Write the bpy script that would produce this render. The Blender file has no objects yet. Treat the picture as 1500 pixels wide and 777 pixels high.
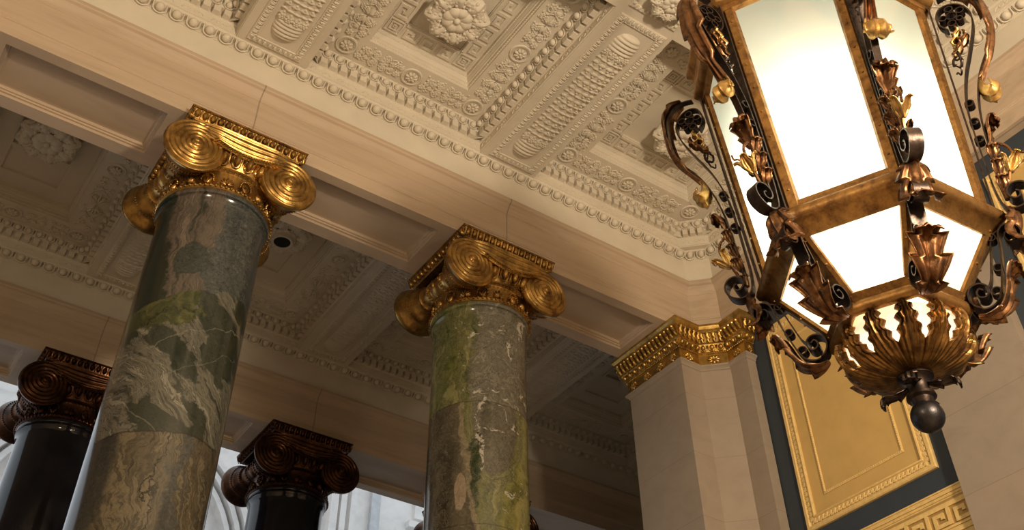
import bpy, math, random
from mathutils import Vector, Matrix
random.seed(7)
pi = math.pi; sin = math.sin; cos = math.cos
C = bpy.context.scene.collection
FLOOR = -1.6            # the camera stands at the origin, eye height 1.6 m

# ------------------------------------------------------------------ mesh helpers
class MB:
    def __init__(s): s.v = []; s.f = []
    def add(s, vs, fs, M=None):
        n = len(s.v)
        if M is not None: vs = [M @ Vector(p) for p in vs]
        s.v.extend([tuple(p) for p in vs]); s.f.extend([tuple(i + n for i in f) for f in fs])
    def inst(s, o, M): s.add(o.v, o.f, M)
    def grid(s, rows, cu=False, cv=False, M=None, flip=False):
        nr = len(rows); nc = len(rows[0]); fs = []
        for i in range(nr if cu else nr - 1):
            for j in range(nc if cv else nc - 1):
                a = i * nc + j; b = i * nc + (j + 1) % nc; c = ((i + 1) % nr) * nc + (j + 1) % nc; d = ((i + 1) % nr) * nc + j
                fs.append((a, d, c, b) if flip else (a, b, c, d))
        s.add([p for r in rows for p in r], fs, M)
    def box(s, x0, x1, y0, y1, z0, z1, M=None):
        s.add([(x0,y0,z0),(x1,y0,z0),(x1,y1,z0),(x0,y1,z0),(x0,y0,z1),(x1,y0,z1),(x1,y1,z1),(x0,y1,z1)],
              [(0,3,2,1),(4,5,6,7),(0,1,5,4),(1,2,6,5),(2,3,7,6),(3,0,4,7)], M)
    def lathe(s, prof, n=32, M=None, a0=0, a1=2*pi):
        full = abs(a1 - a0 - 2*pi) < 1e-6
        rows = [[(r*cos(a0+(a1-a0)*k/n), r*sin(a0+(a1-a0)*k/n), z) for k in range(n if full else n+1)] for r, z in prof]
        s.grid(rows, cv=full, M=M)
    def ell(s, c, r, M=None, nu=8, nv=6, half=False):
        rows = []
        for i in range(nv+1):
            t = (pi/2 if half else pi)*i/nv - (0 if half else pi/2)
            rows.append([(c[0]+r[0]*cos(t)*cos(2*pi*k/nu), c[1]+r[1]*cos(t)*sin(2*pi*k/nu), c[2]+r[2]*sin(t)) for k in range(nu)])
        s.grid(rows, cv=True, M=M)
    def tube(s, pts, rad, n=6, M=None, cap=True):
        pts = [Vector(p) for p in pts]; rows = []
        up = Vector((0.13, 0.27, 0.95)); N = len(pts)
        for i, p in enumerate(pts):
            t = (pts[min(i+1,N-1)] - pts[max(i-1,0)]).normalized()
            a = t.cross(up)
            if a.length < 1e-4: a = t.cross(Vector((1,0,0)))
            a.normalize(); b = t.cross(a); up = -b if False else up
            r = rad(i/(N-1)) if callable(rad) else rad
            rows.append([p + a*r*cos(2*pi*k/n) + b*r*sin(2*pi*k/n) for k in range(n)])
        s.grid(rows, cv=True, M=M)
        if cap:
            m = len(s.v); s.f.append(tuple(range(m-n, m))); s.f.append(tuple(reversed(range(m-n*N, m-n*N+n))))
    def build(s, name, mat, parent=None, smooth=True, ang=40, loc=None, mods=()):
        me = bpy.data.meshes.new(name); me.from_pydata(s.v, [], s.f); me.update()
        if smooth:
            me.polygons.foreach_set('use_smooth', [True]*len(me.polygons)); me.set_sharp_from_angle(angle=math.radians(ang))
        me.materials.append(mat)
        o = bpy.data.objects.new(name, me); C.objects.link(o)
        if parent: o.parent = parent
        if loc: o.location = loc
        return o

def solid(o, t, off=0):
    m = o.modifiers.new('thickness', 'SOLIDIFY'); m.thickness = t; m.offset = off
    return o

def smoothpts(pts, n=6, closed=False):
    P = [Vector(p) if len(p) == 3 else Vector((p[0], p[1], 0)) for p in pts]; out = []; N = len(P)
    for i in range(N if closed else N-1):
        p0 = P[(i-1) % N] if closed else P[max(i-1,0)]; p1 = P[i]; p2 = P[(i+1) % N]; p3 = P[(i+2) % N] if closed else P[min(i+2,N-1)]
        for k in range(n):
            t = k/n
            out.append(0.5*((2*p1)+(p2-p0)*t+(2*p0-5*p1+4*p2-p3)*t*t+(3*p1-p0-3*p2+p3)*t**3))
    if not closed: out.append(P[-1])
    return out

def offset_path(path, d, closed=False):
    """shift a 2-D polyline by d to the right of its heading, mitred"""
    N = len(path); out = []
    for i in range(N):
        p = Vector(path[i]); es = []
        if closed or i > 0: es.append((p - Vector(path[i-1])).normalized())
        if closed or i < N-1: es.append((Vector(path[(i+1) % N]) - p).normalized())
        ns = [Vector((e.y, -e.x)) for e in es]
        if len(ns) == 1: m = ns[0]
        else:
            m = (ns[0]+ns[1]); m = m / max(1e-6, (1 + ns[0].dot(ns[1])))
        out.append(p + m*d)
    return out

def sweep(mb, path, prof, closed=False, M=None, flip=False):
    rows = []
    for d, z in prof:
        rows.append([(q.x, q.y, z) for q in offset_path(path, d, closed)])
    mb.grid(rows, cv=closed, M=M, flip=flip)

def along(mb, path, d, z, step, motif, tilt=0.0, closed=False, margin=0.5, scale=1.0):
    """set copies of a motif (local x along, y outward to the room, z up) along a path"""
    P = offset_path(path, d, closed); N = len(P)
    for i in range(N if closed else N-1):
        a = P[i]; b = P[(i+1) % N]; L = (b-a).length; n = max(1, round(L/step)); e = (b-a)/L
        R = Matrix(((e.x, e.y, 0, 0), (e.y, -e.x, 0, 0), (0, 0, 1, 0), (0, 0, 0, 1)))
        k = (L/n)/step
        for j in range(n):
            p = a + e*L*(j+margin)/n
            mb.inst(motif, Matrix.Translation((p.x, p.y, z)) @ R @ Matrix.Rotation(tilt, 4, 'X') @ Matrix.Diagonal((k*scale, scale, scale, 1)))

def empty(name, label, cat, loc=(0,0,0), group=None, kind=None):
    o = bpy.data.objects.new(name, None); C.objects.link(o); o.location = loc; o.empty_display_size = .1
    o['label'] = label; o['category'] = cat
    if group: o['group'] = group
    if kind: o['kind'] = kind
    return o

def structure(o, label=None, cat=None):
    o['kind'] = 'structure'
    if label: o['label'] = label
    if cat: o['category'] = cat
    return o

def copy_tree(o, parent=None):
    c = o.copy(); C.objects.link(c)
    if parent: c.parent = parent
    for ch in list(o.children): copy_tree(ch, c)
    return c

# ------------------------------------------------------------------ materials
def mat(name):
    m = bpy.data.materials.new(name); m.use_nodes = True
    nt = m.node_tree; b = nt.nodes['Principled BSDF']
    return m, nt, b
def nd(nt, t, ins=None, **kw):
    n = nt.nodes.new(t)
    for k, v in kw.items(): setattr(n, k, v)
    for k, v in (ins or {}).items():
        if isinstance(v, bpy.types.NodeSocket): nt.links.new(v, n.inputs[k])
        else: n.inputs[k].default_value = v
    return n
def ramp(nt, fac, stops, interp='LINEAR'):
    n = nt.nodes.new('ShaderNodeValToRGB'); n.color_ramp.interpolation = interp
    e = n.color_ramp.elements
    while len(e) < len(stops): e.new(0.5)
    for k, (p, c) in enumerate(stops): e[k].position = p; e[k].color = (*c, 1) if len(c) == 3 else c
    nt.links.new(fac, n.inputs[0]); return n.outputs['Color']
def mix(nt, f, a, b, mode='MIX'):
    n = nt.nodes.new('ShaderNodeMix'); n.data_type = 'RGBA'; n.blend_type = mode
    for i, v in ((0, f), (6, a), (7, b)):
        if isinstance(v, bpy.types.NodeSocket): nt.links.new(v, n.inputs[i])
        else: n.inputs[i].default_value = v if i == 0 else (*v, 1)
    return n.outputs[2]
def mth(nt, op, a, b=0.0, c=0.0):
    n = nt.nodes.new('ShaderNodeMath'); n.operation = op
    for i, v in enumerate((a, b, c)):
        if isinstance(v, bpy.types.NodeSocket): nt.links.new(v, n.inputs[i])
        else: n.inputs[i].default_value = v
    return n.outputs[0]
def coords(nt, scale=(1,1,1), rot=(0,0,0), loc=(0,0,0), geo=False):
    if geo: src = nd(nt, 'ShaderNodeNewGeometry').outputs['Position']
    else: src = nd(nt, 'ShaderNodeTexCoord').outputs['Object']
    return nd(nt, 'ShaderNodeMapping', {'Vector': src, 'Scale': scale, 'Rotation': rot, 'Location': loc}).outputs[0]
def noise(nt, v, s, det=4, rough=.55, dist=0.0):
    return nd(nt, 'ShaderNodeTexNoise', {'Vector': v, 'Scale': s, 'Detail': det, 'Roughness': rough, 'Distortion': dist})
def bump(nt, b, h, st=.3, dist=.01):
    n = nd(nt, 'ShaderNodeBump', {'Height': h, 'Strength': st, 'Distance': dist}); nt.links.new(n.outputs[0], b.inputs['Normal'])

def plain(name, col, rough=.6, metal=0.0, var=.12, vs=6, bmp=0.0):
    m, nt, b = mat(name)
    v = coords(nt, geo=True); n = noise(nt, v, vs)
    c = ramp(nt, n.outputs[0], [(.3, tuple(x*(1-var) for x in col)), (.7, tuple(min(1, x*(1+var)) for x in col))])
    nt.links.new(c, b.inputs['Base Color']); b.inputs['Roughness'].default_value = rough; b.inputs['Metallic'].default_value = metal
    if bmp: bump(nt, b, noise(nt, v, vs*8).outputs[0], bmp, .004)
    return m

PLASTER = plain('cream_plaster', (.60,.545,.45), .75, var=.05, vs=3, bmp=.25)

def limestone(name, col, scale, joints=False, dark=.80):
    m, nt, b = mat(name)
    v = coords(nt, scale=scale, geo=True); n = noise(nt, v, 2.2, 6, .6, .6)
    v2 = coords(nt, geo=True); n2 = noise(nt, v2, 1.1, 3)
    c = ramp(nt, n.outputs[0], [(.28, tuple(x*dark for x in col)), (.5, col), (.75, tuple(x*1.12 for x in col))])
    c = mix(nt, mth(nt, 'MULTIPLY', n2.outputs[0], .5), c, (col[0]*1.02, col[1]*.90, col[2]*.80))
    if joints:
        sx = nd(nt, 'ShaderNodeSeparateXYZ', {0: v2}).outputs[0]
        f = mth(nt, 'ABSOLUTE', mth(nt, 'SUBTRACT', mth(nt, 'FRACT', mth(nt, 'DIVIDE', mth(nt, 'ADD', sx, 7.725), 3.275)), .5))
        j = mth(nt, 'GREATER_THAN', f, .4978)
        c = mix(nt, j, c, tuple(x*.55 for x in col))
    nt.links.new(c, b.inputs['Base Color']); b.inputs['Roughness'].default_value = .62
    bump(nt, b, noise(nt, v2, 60, 3).outputs[0], .15, .004)
    return m
BEAM = limestone('warm_limestone', (.435,.345,.258), (.35,1.4,5), True)
SOFFIT = limestone('soffit_limestone', (.435,.345,.258), (.35,1.4,5))
PIER = limestone('grey_limestone', (.265,.232,.195), (1.5,1.5,2.2))
def pierblocks():
    m = PIER; nt = m.node_tree; b = nt.nodes['Principled BSDF']
    z = nd(nt, 'ShaderNodeSeparateXYZ', {0: coords(nt, geo=True)}).outputs[2]
    f = mth(nt, 'FRACT', mth(nt, 'DIVIDE', mth(nt, 'ADD', z, 1.03), .80))
    j = mth(nt, 'LESS_THAN', f, .009)
    old = b.inputs['Base Color'].links[0].from_socket
    # each course of blocks has its own tone
    k = nd(nt, 'ShaderNodeTexWhiteNoise', {'W': mth(nt, 'FLOOR', mth(nt, 'DIVIDE', mth(nt, 'ADD', z, 1.03), .80))}, noise_dimensions='1D').outputs['Value']
    c = mix(nt, mth(nt, 'MULTIPLY', k, .35), old, (.36,.27,.20))
    nt.links.new(mix(nt, j, c, (.22,.18,.14)), b.inputs['Base Color'])
pierblocks()

def gilt(name, col, dark, rough, vs=9, cut=.45, metal=.9):
    m, nt, b = mat(name)
    v = coords(nt, geo=True); n = noise(nt, v, vs, 6, .65)
    c = ramp(nt, n.outputs[0], [(cut-.12, dark), (cut+.16, col)])
    nt.links.new(c, b.inputs['Base Color']); b.inputs['Metallic'].default_value = metal
    r = nd(nt, 'ShaderNodeMapRange', {'Value': n.outputs[0], 'From Min': .3, 'From Max': .7, 'To Min': rough+.15, 'To Max': rough-.05})
    nt.links.new(r.outputs[0], b.inputs['Roughness'])
    bump(nt, b, noise(nt, v, vs*5, 3).outputs[0], .25, .004)
    return m
GILT = gilt('gilt', (.52,.315,.095), (.15,.078,.024), .28, 6, .47)
PGILT = gilt('pier_gilt', (.56,.36,.105), (.24,.135,.036), .31, 7)
DGILT = gilt('dark_bronze', (.10,.042,.019), (.025,.011,.007), .28, 7)
BRONZE = gilt('bronze_gilt', (.38,.205,.065), (.14,.068,.026), .38, 14)
LEAFM = gilt('copper_leaf', (.25,.122,.052), (.055,.027,.015), .34, 16, .48)
BRIGHT = gilt('bright_gilt', (.60,.38,.13), (.26,.14,.045), .34, 14)
BOWLM = gilt('bowl_bronze', (.33,.18,.055), (.085,.040,.016), .30, 12, .48)
IRON = gilt('dark_iron', (.070,.050,.042), (.025,.018,.015), .36, 16)
BALLM = gilt('blackened_ball', (.06,.055,.06), (.03,.028,.03), .34, 16)
BLUE = plain('slate_blue_paint', (.030,.041,.058), .55, var=.06)
OCHRE = plain('ochre_paint', (.54,.36,.13), .55, var=.06, vs=4)
OCHREL = plain('pale_gold_paint', (.66,.47,.19), .5, var=.12, vs=20)
FLOORM = plain('stone_floor', (.37,.30,.225), .45, var=.2, vs=1.5)
WALLM = plain('hall_wall', (.42,.36,.28), .7, var=.1, vs=1)
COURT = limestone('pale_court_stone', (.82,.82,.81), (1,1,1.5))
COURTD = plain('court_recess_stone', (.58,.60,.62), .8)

def blackmarble():
    m, nt, b = mat('black_marble')
    v = coords(nt, geo=True); n = noise(nt, v, 3, 6)
    c = ramp(nt, n.outputs[0], [(.4, (.006,.006,.009)), (.7, (.014,.014,.02))])
    nt.links.new(c, b.inputs['Base Color']); b.inputs['Roughness'].default_value = .12
    return m
BLACK = blackmarble()

def strands(nt, rot, stretch, sc, dist=.5, det=8, rough=.66, src=None):
    """noise drawn out along one direction, like the grain of a sawn block"""
    v = coords(nt, scale=stretch, rot=rot) if src is None else nd(nt, 'ShaderNodeMapping', {'Vector': src, 'Scale': stretch, 'Rotation': rot}).outputs[0]
    return noise(nt, v, sc, det, rough, dist).outputs[0]
def warped(nt, v, amt, sc=1.4, det=5):
    w = noise(nt, v, sc, det, .6)
    o = nd(nt, 'ShaderNodeVectorMath', {0: w.outputs['Color'], 1: (.5,.5,.5)}, operation='SUBTRACT').outputs[0]
    return nd(nt, 'ShaderNodeVectorMath', {0: v, 1: nd(nt, 'ShaderNodeVectorMath', {0: o, 3: amt}, operation='SCALE').outputs[0]}, operation='ADD').outputs[0], w.outputs[0]
def sm(nt, x, a, b):
    return nd(nt, 'ShaderNodeMapRange', {'Value': x, 'From Min': a, 'From Max': b}, interpolation_type='SMOOTHSTEP').outputs[0]
def lin(nt, *terms):
    o = None
    for t, k in terms:
        q = mth(nt, 'MULTIPLY', t, k) if not isinstance(t, (int, float)) else t*k
        o = q if o is None else mth(nt, 'ADD', o, q)
    return o
BK, WH = (0,0,0), (1,1,1)
def hz(nt, c, sn):
    """across coordinate (seen from the hall) and height on a shaft"""
    v = coords(nt); x = nd(nt, 'ShaderNodeSeparateXYZ', {0: v})
    return v, lin(nt, (x.outputs[0], c), (x.outputs[1], -sn)), x.outputs[2]
def strand2(nt, H, Z, ang, stretch, sc, wf=None, amt=.3, det=9, rough=.66, dist=.3):
    c, sn = cos(ang), sin(ang)
    a = lin(nt, (H, c), (Z, -sn)); b = lin(nt, (H, sn*stretch), (Z, c*stretch))
    if wf is not None: a = lin(nt, (a, 1), (wf, amt))
    return noise(nt, nd(nt, 'ShaderNodeCombineXYZ', {0: a, 1: b}).outputs[0], sc, det, rough, dist).outputs[0]
def ellipse(nt, H, Z, h0, z0, rh, rz, wf, amt):
    a = mth(nt, 'POWER', mth(nt, 'ABSOLUTE', mth(nt, 'DIVIDE', lin(nt, (H, 1), (-h0, 1)), rh)), 2.0)
    b = mth(nt, 'POWER', mth(nt, 'ABSOLUTE', mth(nt, 'DIVIDE', lin(nt, (Z, 1), (-z0, 1)), rz)), 2.0)
    return lin(nt, (a, 1), (b, 1), (wf, amt))
def marble_a():
    """dark green, grey and tan breccia in three stacked drums"""
    m, nt, b = mat('green_marble_breccia')
    v, H, Z = hz(nt, .97, .24)
    wv, wf = warped(nt, v, .5); wc = mth(nt, 'SUBTRACT', wf, .5)
    w4 = mth(nt, 'SUBTRACT', noise(nt, v, 4.5, 6, .65).outputs[0], .5)
    wz = lin(nt, (Z, 1), (w4, .10), (H, -.12))
    speck = noise(nt, v, 24, 9, .74, 1.2).outputs[0]; big = mth(nt, 'SUBTRACT', noise(nt, wv, 1.9, 3, .5).outputs[0], .5)
    # lower drum: wavy upright grain, tan to grey
    g = strand2(nt, H, Z, -.10, .13, 7, wc, .55)
    lo = ramp(nt, g, [(.28, (.006,.006,.005)), (.38, (.030,.026,.018)), (.45, (.088,.072,.046)), (.50, (.045,.038,.026)), (.55, (.135,.110,.070)), (.61, (.042,.038,.029)), (.70, (.11,.097,.072))])
    lo = mix(nt, .45, lo, ramp(nt, speck, [(.3, (.25,.25,.25)), (.7, (1.3,1.3,1.3))]), 'MULTIPLY')
    gr = ramp(nt, speck, [(.3, (.016,.017,.016)), (.55, (.052,.052,.047)), (.75, (.10,.095,.08))])
    lo = mix(nt, mth(nt, 'SUBTRACT', sm(nt, lin(nt, (H, 1), (wc, 1.1), (w4, .3)), .02, .06), sm(nt, lin(nt, (H, 1), (w4, .5)), .24, .27)), lo, gr)
    lo = mix(nt, sm(nt, lin(nt, (H, -1), (wc, .6)), .27, .36), lo, mix(nt, .6, gr, (.02,.018,.013)))
    crk = mth(nt, 'ABSOLUTE', lin(nt, (H, 1), (wc, .9), (w4, .25), (.03, 1)))
    lo = mix(nt, sm(nt, crk, .009, .003), lo, (.006,.006,.005))
    # middle drum: black green blocks between striped grey slabs on the slant
    st = strand2(nt, H, Z, -.66, .10, 13, wc, .40, 11, .74)
    slab = ramp(nt, st, [(.30, (.008,.009,.007)), (.41, (.035,.034,.027)), (.48, (.115,.108,.085)), (.53, (.040,.039,.031)), (.59, (.19,.178,.14)), (.66, (.06,.057,.045))])
    bl = strand2(nt, H, Z, -.52, .34, 3.1, wc, .5, 3, .5, .1)
    dk = ramp(nt, speck, [(.35, (.007,.010,.007)), (.62, (.020,.026,.017)), (.78, (.05,.055,.038))])
    mi = mix(nt, sm(nt, lin(nt, (bl, 1), (mth(nt, 'SUBTRACT', speck, .5), .10)), .528, .545), slab, mix(nt, .35, dk, mix(nt, .75, slab, dk)))
    ol = ellipse(nt, H, Z, -.30, 7.34, .40, .26, w4, 2.6)
    olc = ramp(nt, noise(nt, wv, 8, 9, .72, .8).outputs[0], [(.34, (.008,.010,.005)), (.47, (.036,.041,.014)), (.60, (.075,.076,.028)), (.74, (.15,.145,.075))])
    mi = mix(nt, sm(nt, ol, 1.05, .95), mi, olc)
    for th, off, wd in ((.9, 5.98, .010), (-.55, 7.02, .008), (.5, 6.60, .006), (-.8, 6.62, .005)):
        ln = mth(nt, 'ABSOLUTE', lin(nt, (Z, 1), (H, th), (wc, .30), (w4, .16), (-off-.0, 1)))
        mi = mix(nt, mth(nt, 'MULTIPLY', sm(nt, ln, wd, wd*.3), mth(nt, 'MULTIPLY', speck, .7)), mi, (.20,.19,.145))
    # top drum: rosy streaks to the left, dark slate to the right
    u = strand2(nt, H, Z, .05, .16, 8, wc, .5)
    to = ramp(nt, u, [(.28, (.008,.010,.007)), (.40, (.032,.031,.025)), (.48, (.095,.075,.060)), (.54, (.05,.043,.035)), (.60, (.135,.105,.082)), (.69, (.035,.036,.030))])
    slate = ramp(nt, speck, [(.30, (.008,.010,.010)), (.46, (.034,.039,.039)), (.60, (.06,.065,.06)), (.72, (.18,.17,.14))])
    to = mix(nt, sm(nt, lin(nt, (H, 1), (w4, .45), (wc, .4)), .07, .11), to, slate)
    to = mix(nt, sm(nt, lin(nt, (H, -1), (w4, .3), (Z, -.12), (.98, 1)), .33, .37), to, dk)
    to = mix(nt, sm(nt, ellipse(nt, H, Z, -.08, 7.86, .17, .20, w4, 3.0), 1.1, .95), to, mix(nt, .5, dk, slate))
    c = mix(nt, mth(nt, 'GREATER_THAN', wz, 6.06), lo, mi)
    c = mix(nt, mth(nt, 'GREATER_THAN', lin(nt, (Z, 1), (w4, .22), (H, -.36)), 7.50), c, to)
    seam = sm(nt, mth(nt, 'ABSOLUTE', mth(nt, 'SUBTRACT', wz, 6.06)), .010, .004)
    c = mix(nt, mth(nt, 'MULTIPLY', seam, .6), c, (.012,.010,.008))
    c = mix(nt, 1.0, c, (1.02,1.03,1.06), 'MULTIPLY')
    nt.links.new(c, b.inputs['Base Color']); b.inputs['Roughness'].default_value = .14
    return m

def marble_b():
    """yellow green and grey swirled marble with white and black seams"""
    m, nt, b = mat('green_marble_swirl')
    v, H, Z = hz(nt, .84, .54)
    wv, wf = warped(nt, v, .9, 1.5, 6); wc = mth(nt, 'SUBTRACT', wf, .5)
    w4 = mth(nt, 'SUBTRACT', noise(nt, v, 4.2, 6, .65).outputs[0], .5)
    w2, _ = warped(nt, v, .34, 3.4, 6)
    strk = strand2(nt, H, Z, .06, .16, 8, wc, .6)
    fine = noise(nt, w2, 18, 8, .75, 1.0).outputs[0]
    green = ramp(nt, strk, [(.26, (.012,.018,.006)), (.38, (.045,.054,.016)), (.46, (.10,.108,.030)), (.53, (.065,.070,.027)), (.60, (.15,.148,.055)), (.70, (.25,.235,.125))])
    green = mix(nt, .4, green, ramp(nt, fine, [(.3, (.35,.35,.3)), (.7, (1.35,1.35,1.3))]), 'MULTIPLY')
    sw = noise(nt, w2, 1.8, 10, .70, 3.6).outputs[0]
    grey = ramp(nt, sw, [(.28, (.012,.014,.012)), (.38, (.06,.057,.045)), (.43, (.145,.136,.105)), (.47, (.05,.048,.038)), (.51, (.135,.126,.098)), (.55, (.06,.057,.045)), (.60, (.19,.18,.14)), (.66, (.05,.048,.040)), (.74, (.15,.14,.11))])
    flat = ramp(nt, fine, [(.3, (.040,.037,.027)), (.58, (.092,.085,.062)), (.78, (.15,.14,.105))])
    top = mix(nt, sm(nt, lin(nt, (H, 1), (w4, .55), (wc, .5)), -.17, -.03), green, grey)
    yel = ramp(nt, strk, [(.30, (.05,.055,.016)), (.48, (.15,.148,.042)), (.56, (.20,.19,.062)), (.70, (.10,.10,.05))])
    low = mix(nt, sm(nt, lin(nt, (H, 1), (w4, .35)), .22, .30), green, yel)
    e = ellipse(nt, H, Z, .17, 7.30, .235, .66, w4, .9)
    rings = ramp(nt, mth(nt, 'FRACT', lin(nt, (e, 4.0), (w4, 1.2))), [(0, (.05,.055,.022)), (.25, (.16,.155,.07)), (.45, (.07,.072,.032)), (.7, (.20,.19,.10)), (1, (.05,.055,.022))])
    low = mix(nt, sm(nt, e, 1.75, 1.45), low, mix(nt, .5, green, rings))
    low = mix(nt, sm(nt, e, 1.02, .95), low, flat)
    gsh = ellipse(nt, H, Z, .01, 6.86, .05, .24, w4, 4.0)
    low = mix(nt, sm(nt, gsh, 1.3, 1.0), low, mix(nt, sm(nt, fine, .45, .50), (.010,.009,.008), (.34,.32,.27)))
    dg = ellipse(nt, H, Z, -.06, 6.62, .10, .42, w4, 4.5)
    low = mix(nt, sm(nt, dg, 1.1, .9), low, ramp(nt, fine, [(.35, (.006,.012,.005)), (.7, (.035,.05,.016))]))
    brn = lin(nt, (H, 1), (wc, .30), (w4, .15), (Z, .14))
    low = mix(nt, sm(nt, brn, .86, .80), low, ramp(nt, strk, [(.30, (.016,.014,.009)), (.48, (.046,.039,.024)), (.66, (.080,.068,.042))]))
    low = mix(nt, mth(nt, 'MULTIPLY', sm(nt, mth(nt, 'ABSOLUTE', lin(nt, (brn, 1), (-.835, 1))), .035, .015), .8), low, ramp(nt, fine, [(.4, (.10,.085,.05)), (.6, (.21,.17,.11))]))
    bl = ellipse(nt, H, Z, -.165, 6.46, .055, .20, w4, 2.0)
    low = mix(nt, sm(nt, bl, 1.1, .95), low, ramp(nt, fine, [(.35, (.13,.10,.065)), (.65, (.24,.19,.13))]))
    wz = lin(nt, (Z, 1), (w4, .06))
    c = mix(nt, mth(nt, 'GREATER_THAN', wz, 7.46), low, top)
    pale = ramp(nt, noise(nt, w2, 4.5, 9, .72, 2.2).outputs[0], [(.478, BK), (.490, WH), (.502, BK)])
    c = mix(nt, mth(nt, 'MULTIPLY', pale, .45), c, (.30,.285,.20))
    tg = sm(nt, lin(nt, (H, 1), (Z, .3)), 2.02, 2.2)
    edge = ramp(nt, sw, [(.488, BK), (.498, WH), (.508, BK)])
    c = mix(nt, mth(nt, 'MULTIPLY', edge, tg), c, (.006,.008,.006))
    c = mix(nt, mth(nt, 'MULTIPLY', sm(nt, noise(nt, w2, 3.0, 7, .62, 2.2).outputs[0], .62, .64), tg), c, (.34,.33,.28))
    for zz in (7.46, 6.12):
        c = mix(nt, mth(nt, 'MULTIPLY', sm(nt, mth(nt, 'ABSOLUTE', mth(nt, 'SUBTRACT', wz, zz)), .007, .003), .6), c, (.012,.012,.008))
    c = mix(nt, 1.0, c, (1.55,1.55,1.65), 'MULTIPLY')
    nt.links.new(c, b.inputs['Base Color']); b.inputs['Roughness'].default_value = .15
    return m
MARA = marble_a(); MARB = marble_b()

def lampglass(name, tint, tr, em, hid):
    m, nt, b = mat(name); nt.nodes.remove(b); out = nt.nodes['Material Output']
    n = noise(nt, coords(nt, geo=True), 3, 4)
    col = ramp(nt, n.outputs[0], [(.3, tuple(x*.97 for x in tint)), (.7, tint)])
    t = nd(nt, 'ShaderNodeBsdfTranslucent', {'Color': col}); p = nd(nt, 'ShaderNodeBsdfTransparent', {'Color': (1,.96,.88,1)})
    d = nd(nt, 'ShaderNodeBsdfDiffuse', {'Color': col})
    a = nd(nt, 'ShaderNodeMixShader', {0: .35, 1: t.outputs[0], 2: d.outputs[0]})
    s = nd(nt, 'ShaderNodeMixShader', {0: tr, 1: a.outputs[0], 2: p.outputs[0]})
    e = nd(nt, 'ShaderNodeEmission', {'Color': (*hid, 1), 'Strength': em})
    o = nd(nt, 'ShaderNodeAddShader', {0: s.outputs[0], 1: e.outputs[0]})
    nt.links.new(o.outputs[0], out.inputs[0]); return m
GLASS = lampglass('frosted_lamp_glass', (.36,.39,.335), .26, .09, (.86,1.0,.74))
BOWLG = lampglass('peach_lamp_glass', (.50,.40,.31), .10, .34, (1,.84,.66))

# ------------------------------------------------------------------ motifs
def egg_motif(w, h, dep):
    m = MB()
    m.ell((0, dep*.25, h*.05), (w*.27, dep*1.1, h*.45), nu=12, nv=8)
    for s in (-1, 1):
        pts = [(s*w*.37*sin(a), dep*.45, -h*.10-h*.42*cos(a)) for a in [pi*k/12 for k in range(7)]] + [(s*w*.39, dep*.4, h*.18), (s*w*.40, dep*.25, h*.46)]
        m.tube(pts, w*.05, 4)
        m.add([(s*w*.5, 0, -h*.45), (s*w*.43, 0, h*.35), (s*w*.5, dep*.7, h*.3), (s*w*.57, 0, h*.35)], [(0,1,2),(0,2,3)])
    return m
def tongue_motif(w, h, dep):
    m = MB(); m.ell((0, 0, 0), (w*.36, dep, h*.5), nu=8, nv=6)
    for s in (-1, 1): m.tube([(s*w*.5, dep*.3, -h*.5), (s*w*.46, dep*.5, 0), (s*w*.5, dep*.3, h*.5)], w*.08, 4)
    return m
def bead_motif(r):
    m = MB(); m.ell((0,0,0), (r,r,r), nu=6, nv=4); return m
def flower(R, n=8, h=.35, nu=1):
    """flat flower facing local +z"""
    m = MB()
    for k in range(n):
        a = 2*pi*k/n
        M = Matrix.Rotation(a, 4, 'Z')
        m.ell((R*.58, 0, R*h*.3), (R*.44, R*2.3/n, R*h*.5), M, 8, 5)
    m.ell((0,0,R*h*.5), (R*.24, R*.24, R*h*.55), None, 8, 5)
    return m
def ringtube(R, r, n=20, m8=6):
    m = MB(); rows = [[((R+r*cos(2*pi*j/m8))*cos(2*pi*k/n), (R+r*cos(2*pi*j/m8))*sin(2*pi*k/n), r*sin(2*pi*j/m8)) for j in range(m8)] for k in range(n)]
    m.grid(rows, cu=True, cv=True); return m
def spiral_tube(R, turns, r, n=22, s=1):
    m = MB(); m.tube([(R*(1-.8*t)*cos(s*2*pi*turns*t), R*(1-.8*t)*sin(s*2*pi*turns*t), 0) for t in [k/n for k in range(n+1)]], lambda t: r*(1-.4*t), 5); return m
def T(x, y, z=0): return Matrix.Translation((x, y, z))

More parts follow.
